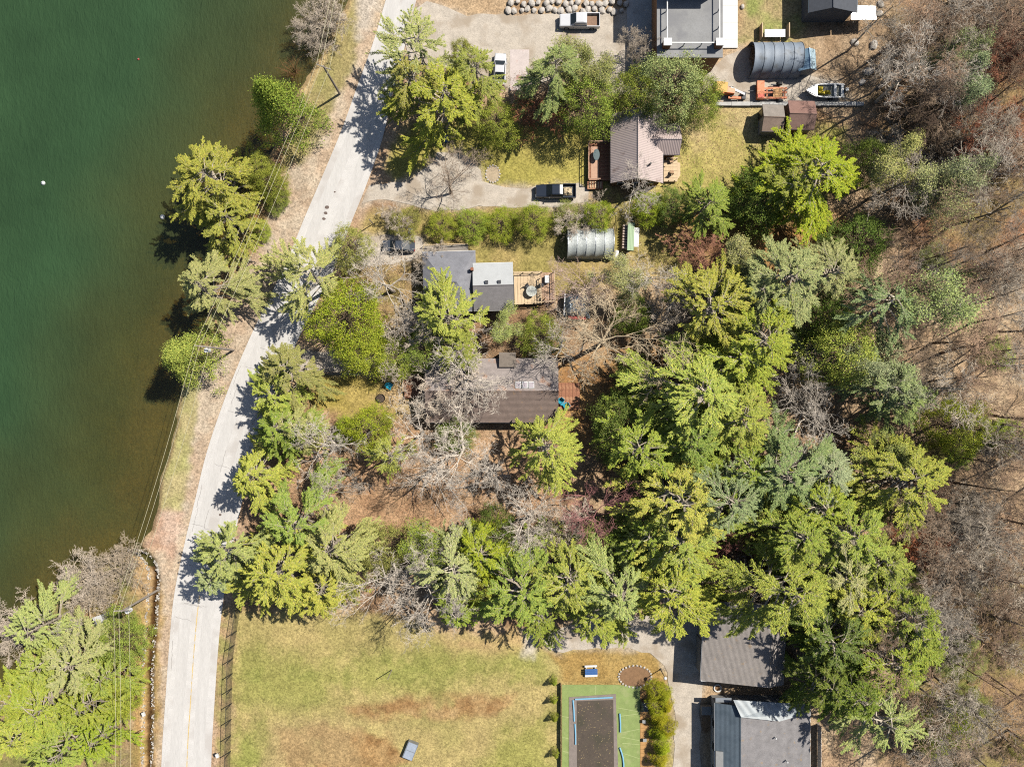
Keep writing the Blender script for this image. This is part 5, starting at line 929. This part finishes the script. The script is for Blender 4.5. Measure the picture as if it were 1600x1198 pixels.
# ------------------------------------------------------------------ trees, placed one by one
TREES = [
# kind, px, py, radius px, height m, colour, label
('C', 405, 130, 52, 17, 'g', 'pointed green cedar leaning over the lake below the upper utility pole'),
('P', 325, 275, 62, 15, 'y', 'yellow-green pine with pale radiating limbs overhanging the lake'),
('P', 352, 338, 46, 11, 'y', 'lower yellow-tipped pine on the bank beside the overhanging pine'),
('F', 418, 283, 26, 6, 'g', 'dark green bushy cedar on the bank under the power lines'),
('F', 398, 262, 24, 7, 'y', 'small yellow-green cedar between the pointed cedar and the overhanging pine'),
('P', 304, 455, 54, 12, 'p', 'broad rounded pine with grey-green plumes at the water edge'),
('C', 262, 556, 48, 12, 'y', 'yellow-green cedar below the middle utility pole at the shore'),
('S', 655, 70, 60, 15, 'p', 'thin pale pine at the road corner of the top gravel driveway'),
('F', 722, 78, 20, 9, 'y', 'small yellow-tipped evergreen at the edge of the top gravel driveway'),
('P', 742, 102, 46, 13, 'g', 'green pine left of the half hidden white car'),
('P', 688, 152, 62, 15, 'y', 'large yellow-green pine between the road and the top gravel driveway'),
('S', 640, 115, 50, 13, 'o', 'sparse olive pine leaning over the road near the top driveway'),
('F', 775, 188, 34, 7, 'g', 'low dark green evergreen below the half hidden white car'),
('P', 862, 102, 46, 14, 'b', 'blue-green pine right of the pink slab'),
('L', 938, 84, 40, 11, 'o', 'olive budding tree in front of the white pickup'),
('F', 922, 152, 42, 10, 'g', 'green evergreen above the left end of the brown metal roof'),
('L', 890, 130, 40, 10, 'o', 'thin olive tree between the blue-green pine and the brown roofed house'),
('F', 1000, 140, 38, 9, 'g', 'leftmost of the leafy evergreens screening the brown metal roof'),
('F', 1052, 128, 52, 11, 'p', 'largest pale leafy evergreen above the brown metal roof'),
('F', 1095, 148, 36, 9, 'g', 'evergreen against the orange tractor'),
('N', 850, 168, 40, 6, 'o', 'reddish brown thicket of bare stems below the blue-green pine'),
('N', 1000, 70, 26, 6, 'o', 'bare shrub against the shaded side of the flat roofed house'),
('B', 698, 284, 46, 8, 'o', 'lone fan shaped bare tree in the middle driveway'),
('B', 990, 288, 44, 9, 'o', 'bare tree in front of the brown metal roof gable end'),
('F', 632, 347, 22, 2.6, 'o', 'olive shrub at the road end of the hedge'),
('F', 690, 350, 22, 3, 'k', 'lime hedge shrub under the lone bare tree'),
('F', 738, 349, 25, 3, 'k', 'lime hedge shrub in the middle of the hedge row'),
('F', 782, 348, 25, 3, 'k', 'lime hedge shrub next to the tallest hedge bush'),
('F', 833, 342, 27, 5, 'k', 'tall bright green bush at the right end of the lime hedge'),
('F', 888, 338, 22, 3, 'o', 'brownish olive shrub behind the clear plastic tunnel'),
('F', 936, 334, 22, 4.5, 'k', 'green bush hiding the top edge of the clear plastic tunnel'),
('F', 1016, 322, 26, 4, 'k', 'bright green bush behind the green roofed woodpile'),
('P', 1108, 315, 46, 10, 'g', 'round green pine right of the hedge row'),
('F', 1055, 318, 26, 5, 'd', 'dark evergreen left of the round green pine'),
('F', 1195, 305, 46, 8, 'd', 'dark evergreen between the round green pine and the big lime pine'),
('P', 1290, 262, 72, 14, 'k', 'big lime green pine below the twin sheds'),
('P', 1235, 290, 50, 12, 'g', 'green pine at the lower left side of the big lime pine'),
('F', 1365, 245, 34, 8, 'd', 'dark evergreen at the right flank of the big lime pine'),
('S', 482, 438, 58, 13, 'p', 'tall sparse pale pine standing over the road bend'),
('F', 545, 384, 30, 6, 'o', 'olive cedar bush beside the sedan driveway'),
('F', 540, 495, 52, 9, 'k', 'bright lime evergreen behind the sparse roadside pine'),
('F', 562, 545, 40, 7, 'k', 'lime evergreen hanging over the shaded lane'),
('F', 618, 560, 32, 5, 'g', 'green evergreen at the end of the shaded lane'),
('B', 602, 445, 66, 9, 'o', 'bare tree with pale limbs left of the grey hip roof'),
('N', 672, 402, 24, 4, 'o', 'fine twigged bare bush between the sedan and the grey hip roof'),
('N', 632, 525, 46, 6, 'o', 'pale bare bush between the lime evergreen and the grey hip roof'),
('P', 712, 500, 54, 13, 'y', 'tall yellow-green pine covering the corner of the grey hip roof'),
('P', 716, 540, 38, 9, 'g', 'green pine between the two middle houses'),
('F', 660, 545, 32, 6, 'g', 'green evergreen at the upper left corner of the long brown roof'),
('L', 800, 505, 30, 7, 'p', 'pale budding tree below the pale grey roof'),
('F', 845, 525, 32, 5, 'g', 'green evergreen below the timber deck'),
('P', 450, 578, 48, 11, 'o', 'olive pine between the road and the small fenced lawn'),
('P', 432, 612, 40, 9, 'y', 'yellow pine at the road corner of the small fenced lawn'),
('P', 388, 742, 48, 11, 'y', 'yellow-green pine casting its shadow on the narrow road'),
('P', 432, 668, 44, 11, 'g', 'green pine left of the broken bare tree'),
('P', 462, 665, 40, 10, 'p', 'pale pine below the small fenced lawn'),
('F', 540, 672, 20, 4, 'k', 'lime bush on the lower edge of the small fenced lawn'),
('F', 575, 672, 34, 7, 'k', 'bright green bush right of the broken bare tree'),
('S', 612, 712, 34, 13, 'y', 'slim yellow-green pine on the brown litter clearing'),
('B', 512, 705, 58, 12, 'o', 'broken bare tree with white limbs on the litter clearing'),
('B', 505, 775, 40, 8, 'o', 'small bare tree in the brown litter clearing'),
('B', 712, 588, 76, 10, 'o', 'grey twiggy bare tree spreading over the long brown roof'),
('N', 700, 596, 50, 6, 'o', 'fine grey twig haze over the left end of the long brown roof'),
('B', 648, 682, 56, 12, 'o', 'bare tree with heavy grey limbs left of the star shaped pine'),
('B', 725, 700, 66, 13, 'o', 'crooked bare tree below the long brown roof'),
('B', 665, 742, 58, 12, 'o', 'grey bare tree at the edge of the litter clearing'),
('B', 770, 735, 46, 10, 'o', 'slender bare tree beside the thin fallen birch'),
('F', 712, 680, 30, 5, 'd', 'dark evergreen under the crooked bare tree'),
('P', 842, 698, 56, 16, 'y', 'star shaped yellow-green pine at the right end of the long brown roof'),
('B', 958, 530, 92, 14, 'o', 'huge bare tree with beige limbs right of the long brown roof'),
('B', 885, 535, 54, 10, 'o', 'bare tree between the timber deck and the huge bare tree'),
('B', 930, 445, 46, 9, 'o', 'pinkish grey bare tree beside the silver tarp'),
('L', 985, 455, 36, 9, 'p', 'pale green budding tree right of the silver tarp'),
('B', 1030, 425, 48, 11, 'o', 'grey bare tree between the budding tree and the yellow pine'),
('F', 990, 490, 30, 5, 'd', 'dark evergreen under the budding tree by the silver tarp'),
('N', 1108, 392, 36, 6, 'o', 'reddish sapling clump on the upper lawn edge'),
('L', 1155, 420, 40, 9, 'p', 'pale leafing tree right of the reddish saplings'),
('P', 1118, 482, 70, 15, 'y', 'yellow-green pine right of the huge bare tree'),
('P', 1240, 440, 76, 16, 'p', 'pale pine above the yellow bushy tree'),
('P', 1205, 522, 70, 15, 'y', 'drooping lime pine in the middle of the wood'),
('S', 1185, 455, 50, 14, 'p', 'sparse pine between the two upper pale pines'),
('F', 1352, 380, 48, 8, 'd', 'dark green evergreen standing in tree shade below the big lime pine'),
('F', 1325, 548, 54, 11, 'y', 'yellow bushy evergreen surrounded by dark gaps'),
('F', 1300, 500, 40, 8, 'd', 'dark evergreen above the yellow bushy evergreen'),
('L', 1425, 440, 62, 15, 'm', 'pale grey-green leafing tree at the upper wood edge'),
('S', 1405, 480, 56, 15, 'b', 'grey-green pine beside the leafing tree at the wood edge'),
('L', 1395, 560, 54, 14, 'm', 'pale feathery tree right of the yellow bushy evergreen'),
('S', 1398, 612, 50, 14, 'b', 'blue-green pine on the wood edge below the feathery tree'),
('P', 1105, 612, 100, 17, 'y', 'largest yellow-green pine of the wood with a broken pale limb'),
('P', 1168, 655, 60, 14, 'g', 'green pine leaning on the largest pine'),
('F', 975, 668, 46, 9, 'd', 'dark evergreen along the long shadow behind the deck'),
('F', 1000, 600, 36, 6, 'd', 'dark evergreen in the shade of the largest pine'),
('P', 1000, 700, 62, 14, 'g', 'green pine below the long shadow'),
('P', 1052, 770, 84, 17, 'y', 'pine with pale star shaped limbs in the centre of the wood'),
('P', 1145, 782, 64, 16, 'b', 'silvery blue pine right of the star limbed pine'),
('P', 1232, 738, 66, 15, 'b', 'silvery green pine at the middle of the wood'),
('P', 1285, 745, 50, 13, 'm', 'pale silvery pine nearest the litter gap'),
('P', 1080, 690, 64, 14, 'g', 'green pine between the largest pine and the star limbed pine'),
('P', 1072, 850, 70, 15, 'y', 'yellow-green pine below the star limbed pine'),
('P', 1048, 925, 74, 15, 'y', 'lime pine overhanging the bottom gravel driveway'),
('P', 988, 930, 66, 15, 'p', 'pine with grey limbs at the top of the bottom gravel driveway'),
('P', 892, 905, 58, 14, 'y', 'yellow-green pine above the left end of the bottom gravel driveway'),
('P', 808, 928, 72, 15, 'g', 'green pine with drooping plumes on the edge of the sports field'),
('P', 752, 872, 42, 12, 'k', 'narrow lime pine above the drooping pine'),
('F', 742, 925, 34, 7, 'y', 'small yellow pine left of the drooping pine'),
('S', 708, 885, 60, 14, 'p', 'pale sparse pine between the grey bare trees and the drooping pine'),
('S', 702, 955, 36, 11, 'g', 'thin green pine by the fallen twigs at the field edge'),
('F', 952, 860, 44, 8, 'g', 'green evergreen left of the lime pine group'),
('L', 650, 832, 42, 9, 'g', 'green leafing tree above the grey bare trees'),
('F', 592, 862, 38, 8, 'o', 'olive evergreen right of the twin roadside pines'),
('B', 590, 920, 62, 12, 'o', 'left silver bare tree hanging over the sports field'),
('B', 655, 945, 70, 13, 'o', 'right silver bare tree hanging over the sports field'),
('B', 660, 870, 44, 11, 'o', 'silver bare tree furthest from the sports field'),
('P', 432, 892, 80, 15, 'y', 'big yellow-green pine at the top left corner of the sports field'),
('P', 512, 858, 58, 13, 'p', 'pale pine right of the big corner pine'),
('P', 458, 822, 56, 12, 'g', 'green pine above the big corner pine'),
('P', 500, 908, 50, 12, 'y', 'yellow pine at the field edge right of the big corner pine'),
('P', 352, 860, 54, 13, 'p', 'pale pine leaning over the road by the shore turn'),
('P', 330, 905, 36, 11, 'p', 'small pale pine whose tip hangs over the yellow centre line'),
('B', 835, 825, 66, 12, 'o', 'beige bare tree with a long bright stem in the wood'),
('N', 868, 832, 50, 8, 'o', 'fine beige bare sapling clump in the wood'),
('B', 935, 808, 62, 11, 'o', 'red budded bare tree left of the star limbed pine'),
('N', 1130, 845, 36, 7, 'o', 'dark red bare clump above the dark garage roof'),
('P', 1228, 925, 74, 20, 'y', 'golden pine at the right of the dark garage roof'),
('P', 1255, 838, 74, 15, 'g', 'green pine above the golden pine'),
('F', 1215, 800, 44, 9, 'g', 'leafy evergreen under the silvery pines'),
('P', 1340, 835, 70, 15, 'g', 'bright green pine beside the orange twigged tree'),
('P', 1322, 905, 66, 14, 'p', 'pale green pine right of the golden pine'),
('P', 1408, 955, 76, 16, 'g', 'tall green pine above the lower right wood edge'),
('P', 1305, 1005, 64, 15, 'd', 'dark evergreen right of the dark garage roof'),
('P', 1392, 1040, 76, 15, 'g', 'wide green pine in the lower right wood'),
('P', 1290, 1078, 52, 15, 'd', 'dark pine beside the white awning'),
('P', 1345, 1090, 60, 17, 'd', 'dark pine right of the blue-grey roof'),
('S', 1380, 1135, 68, 15, 'p', 'pale pine with white limbs at the bottom of the wood'),
('F', 1482, 1142, 38, 8, 'k', 'lone green evergreen at the lower right wood edge'),
('P', 1435, 750, 72, 14, 'y', 'yellow pine at the right edge of the evergreen wood'),
('F', 1510, 668, 42, 10, 'k', 'lone round lime evergreen on the bare hillside'),
('L', 1385, 700, 40, 10, 'p', 'pale leafing tree between the blue pine and the yellow pine'),
('N', 1445, 865, 38, 8, 'o', 'orange twigged bare tree at the edge of the evergreen wood'),
('P', 1158, 562, 58, 13, 'y', 'yellow-green pine between the drooping lime pine and the largest pine'),
('P', 1180, 722, 52, 13, 'g', 'green pine between the two silvery pines'),
('S', 1010, 835, 50, 13, 'g', 'green pine right of the red budded bare tree'),
('P', 1290, 795, 56, 13, 'g', 'green pine below the pale silvery pine'),
('P', 1388, 880, 56, 14, 'g', 'green pine left of the orange twigged tree'),
('P', 1350, 965, 60, 14, 'y', 'yellow-green pine left of the tall green pine'),
('P', 1442, 1015, 50, 13, 'g', 'green pine at the right edge of the lower wood'),
('P', 1305, 425, 52, 13, 'p', 'pale pine at the right end of the upper lawn'),
('S', 852, 955, 40, 11, 'g', 'green pine between the drooping pine and the gravel turnaround'),
('P', 930, 958, 46, 12, 'y', 'yellow pine fringing the gravel turnaround'),
('F', 772, 835, 36, 7, 'd', 'dark evergreen under the beige bare tree'),
('P', 1410, 640, 46, 12, 'b', 'small blue-green pine at the litter gap edge'),
('P', 52, 985, 44, 11, 'p', 'pale pine at the water side of the lower left wood'),
('P', 112, 1045, 58, 12, 'p', 'pale pine with star limbs in the lower left wood'),
('P', 60, 1100, 58, 12, 'y', 'yellow pine on the lake edge of the lower left wood'),
('P', 28, 1155, 54, 12, 'y', 'yellow-green pine in the bottom left corner'),
('P', 124, 1108, 46, 12, 'g', 'green pine in the middle of the lower left wood'),
('P', 160, 1062, 36, 10, 'g', 'green pine beside the ditch in the lower left wood'),
('P', 98, 1165, 54, 12, 'g', 'green pine on the bottom edge of the lower left wood'),
('P', 148, 1160, 38, 10, 'k', 'lime pine nearest the ditch at the bottom edge'),
('F', 178, 1005, 40, 6, 'g', 'green evergreen behind the lower utility pole'),
('F', 180, 1100, 26, 6, 'k', 'small lime evergreen under the wires by the ditch'),
('P', 62, 1045, 44, 11, 'y', 'yellow pine behind the pale lakeside pine'),
('P', 10, 1105, 40, 11, 'k', 'lime pine half cut by the left edge of the view'),
('N', 118, 918, 48, 4, 'o', 'pale grey shoreline thicket on the point beside the ditch mouth'),
('N', 172, 898, 46, 4, 'o', 'pinkish shoreline thicket by the ditch mouth'),
('N', 22, 985, 40, 5, 'o', 'grey thicket over the water at the left edge'),
('B', 92, 1012, 40, 8, 'o', 'small bare tree among the lower left pines'),
('N', 508, 14, 34, 5, 'o', 'grey bare shrub at the top of the lake shore'),
('N', 478, 46, 30, 4, 'o', 'beige bare shrub second down the lake shore'),
('U', 455, 108, 24, 2, 'o', 'brown brush between the bare shore shrubs and the pointed cedar'),
('F', 407, 362, 14, 1.6, 'k', 'small green bush on the bank beside the road shoulder'),
('F', 430, 312, 18, 2.2, 'g', 'low green bush on the bank opposite the road patches'),
('F', 385, 445, 18, 1.5, 'p', 'low grey-green bush on the bank behind the rounded pine'),
('U', 455, 645, 36, 2.5, 'o', 'grey twig brush at the road side of the fenced lawn'),
('U', 415, 640, 30, 2.5, 'o', 'beige twig brush between two roadside pines'),
('N', 618, 338, 22, 3, 'o', 'tan bare shrub at the road end of the hedge'),
('N', 905, 350, 30, 3.5, 'o', 'tan bare shrub between the hedge and the plastic tunnel'),
('N', 1045, 480, 36, 6, 'o', 'tan bare thicket left of the yellow-green pine'),
('N', 1150, 905, 40, 5, 'o', 'brown bare thicket beside the dark garage roof'),
('B', 1270, 640, 62, 10, 'o', 'white limbed bare tree in the litter gap right of the largest pine'),
('B', 1255, 590, 44, 9, 'o', 'beige bare tree below the yellow bushy evergreen'),
('L', 1470, 265, 48, 13, 'm', 'pale leafing tree at the upper right of the hillside'),
('L', 1430, 250, 44, 13, 'p', 'olive leafing tree right of the big lime pine'),
('L', 1535, 285, 42, 14, 'm', 'pale leafing tree nearest the right edge above the middle'),
('L', 1545, 110, 38, 14, 'm', 'pale leafing tree near the upper right corner'),
('L', 1480, 75, 34, 13, 'm', 'grey-green leafing tree right of the boulders'),
('N', 1560, 205, 50, 9, 'o', 'red twigged bare tree on the upper right hillside'),
('N', 1590, 85, 50, 9, 'o', 'orange twigged bare tree at the upper right corner'),
('B', 1440, 105, 70, 15, 'o', 'pale sprawling bare tree right of the boat'),
('T', 1470, 160, 60, 16, 'o', 'bare tree with a dark trunk above the fallen log'),
]
REDS = {'reddish brown thicket of bare stems below the blue-green pine': A(176, 120, 90), 'pinkish grey bare tree beside the silver tarp': A(204, 176, 164), 'reddish sapling clump on the upper lawn edge': A(206, 150, 122),
 'red budded bare tree left of the star limbed pine': A(196, 138, 134), 'dark red bare clump above the dark garage roof': A(160, 110, 100), 'orange twigged bare tree at the edge of the evergreen wood': A(216, 142, 104),
 'red twigged bare tree on the upper right hillside': A(206, 138, 108), 'orange twigged bare tree at the upper right corner': A(206, 142, 112), 'brown brush between the bare shore shrubs and the pointed cedar': A(150, 110, 76), 'pinkish shoreline thicket by the ditch mouth': A(214, 194, 168),
 'lone fan shaped bare tree in the middle driveway': A(180, 160, 140), 'huge bare tree with beige limbs right of the long brown roof': A(222, 200, 166), 'bare tree with a dark trunk above the fallen log': A(110, 92, 78)}
for t in TREES: plant(*t[:6], t[6], bark=REDS.get(t[6]))
# leafless wood on the hillside: individuals, each told apart by tone and by its place next to a landmark
MARKS = [(1290, 145, 'white boat'), (1395, 122, 'fallen log'), (1545, 110, 'leafing tree near the upper right corner'), (1470, 265, 'pale leafing tree at the upper right'), (1365, 245, 'dark evergreen beside the big lime pine'), (1535, 285, 'leafing tree nearest the right edge'),
 (1425, 440, 'leafing tree at the upper wood edge'), (1395, 560, 'feathery tree right of the yellow bush'), (1510, 668, 'lone round lime evergreen'), (1435, 750, 'yellow pine at the wood edge'), (1445, 865, 'orange twigged tree'), (1408, 955, 'tall green pine'), (1482, 1142, 'lone evergreen at the lower right'), (1392, 1040, 'wide green pine'), (1590, 620, 'middle of the right edge'), (1590, 900, 'lower part of the right edge'), (1590, 420, 'upper part of the right edge'), (1590, 1190, 'lower right corner')]
TONES = [('silver grey', A(206, 192, 174)), ('brown grey', A(190, 164, 138)), ('pale', A(222, 206, 184)), ('reddish brown', A(200, 166, 138)), ('dark brown', A(164, 138, 114))]
used_labels = set()
def place_label(what, x, y, tone):
    x = min(max(x, 1300), 1598); y = min(max(y, 2), 1196); order = sorted(MARKS, key=lambda m: (m[0] - x) ** 2 + (m[1] - y) ** 2)
    for size in ('', 'slim ', 'spreading '):
        for mx, my, nm in order[:4]:
            dx, dy = x - mx, y - my; d = math.hypot(dx, dy); where = ('close to' if d < 22 else ('well ' if d > 75 else '') + ('right of' if dx > abs(dy) else 'left of' if -dx > abs(dy) else 'below' if dy > 0 else 'above'))
            lab = f'{size}{tone} {what} {where} the {nm}'
            if lab not in used_labels: used_labels.add(lab); return lab
    return lab
hill = []
def hillside(n, x0, x1, y0, y1, rmin):
    k = 0; tries = 0
    while k < n and tries < 6000:
        tries += 1; x, y = random.uniform(x0, x1), random.uniform(y0, y1)
        if y < 230 and x < 1385 + 0.2 * y: continue
        if y > 330 and x < 1420 + 60 * math.sin(y / 90.) : continue
        if 230 <= y <= 330 and x < 1400: continue
        if any((x - a) ** 2 + (y - b) ** 2 < rmin ** 2 for a, b in hill): continue
        hill.append((x, y)); k += 1; tone, c = random.choice(TONES)
        plant(random.choice('TTTTB'), x, y, random.uniform(38, 64), random.uniform(12, 18), 'o', place_label('leafless tree', x, y, tone), 'leafless hillside trees', bark=c)
hillside(96, 1370, 1690, -20, 1230, 26)
for i in range(48):
    while True:
        x, y = random.uniform(1380, 1600), random.uniform(0, 1195)
        if not (y < 200 and x < 1420) and not (330 < y and x < 1440): break
    tone, c = random.choice(TONES)
    plant('N', x, y, random.uniform(24, 44), random.uniform(3, 6), 'o', place_label('bare shrub', x, y, tone), 'hillside shrubs', bark=c)
for i in range(16):
    x, y = random.uniform(1440, 1598), random.uniform(250, 1195); cc = random.choice('gpo')
    plant('F', x, y, random.uniform(14, 26), random.uniform(1.5, 3.5), cc, place_label('low bush', x, y, dict(g='green', p='pale green', o='olive')[cc]), 'green hillside bushes', name='green_bush', cat='bush')
# undergrowth too fine to count
def undergrowth():
    b_v, b_f = [], []; rs = np.random.default_rng(99); n = 0
    areas = [((1380, 1640), (-20, 1220), 2600, .0), ((1180, 1420), (560, 780), 500, 0), ((380, 1100), (640, 900), 1100, 0), ((860, 1340), (400, 720), 900, 0), ((1100, 1300), (840, 1000), 250, 0), ((600, 1040), (110, 200), 350, 0), ((560, 900), (500, 560), 250, 0), ((90, 205), (890, 1198), 350, 0), ((1300, 1420), (0, 150), 260, 0), ((560, 670), (410, 540), 200, 0)]
    V = []
    for (x0, x1), (y0, y1), k, _ in areas:
        for i in range(k):
            p = W(rs.uniform(x0, x1), rs.uniform(y0, y1)); z = gz1(p.x, p.y) - .03; m = rs.integers(4, 9); L = rs.uniform(.35, 1.3)
            for j in range(m):
                a = rs.random() * 6.28; d = np.array([math.cos(a), math.sin(a), 0]); q = np.array([p.x, p.y, z]) + rs.normal(size=3) * [.3, .3, 0]; w = np.array([-d[1], d[0], 0]) * rs.uniform(.012, .03)
                t = q + d * L * rs.uniform(.4, 1) + [0, 0, L * rs.uniform(.15, .9)]; V += [q - w, q + w, t]
    V = np.array(V); o = link('undergrowth', fast_mesh('undergrowth', V, np.arange(len(V)).reshape(-1, 3), M_BARK)); o.color = (*A(186, 160, 130), 1)
    tag(o, 'fine dead twigs and brush covering the woodland floor', 'undergrowth', kind='stuff')
undergrowth()
def fallen_leaves():
    rs = np.random.default_rng(5); Cc = []
    for (x0, x1), (y0, y1), k in (((1330, 1640), (-20, 1220), 16000), ((390, 930), (650, 860), 8000), ((1000, 1330), (150, 430), 5000), ((860, 1340), (440, 760), 6000), ((630, 930), (110, 200), 2000), ((560, 660), (400, 540), 1800), ((1230, 1330), (960, 1198), 2500)):
        x = rs.uniform(x0, x1, k); y = rs.uniform(y0, y1, k); wx_, wy_ = (x - 800) / PX, (599 - y) / PX
        Cc.append(np.stack([wx_, wy_, gz(wx_, wy_) + .05 + rs.random(k) * .05], 1))
    C = np.concatenate(Cc); D = rs.normal(size=C.shape); D[:, 2] *= .25; L = rs.uniform(.08, .18, len(C))
    o = link('fallen_leaves', leaves_mesh('fallen_leaves', C, D, L, L * .7)); o.color = (*A(222, 188, 146), 1)
    tag(o, 'tan dead leaves scattered over the woodland floor', 'leaves', kind='stuff')
fallen_leaves()
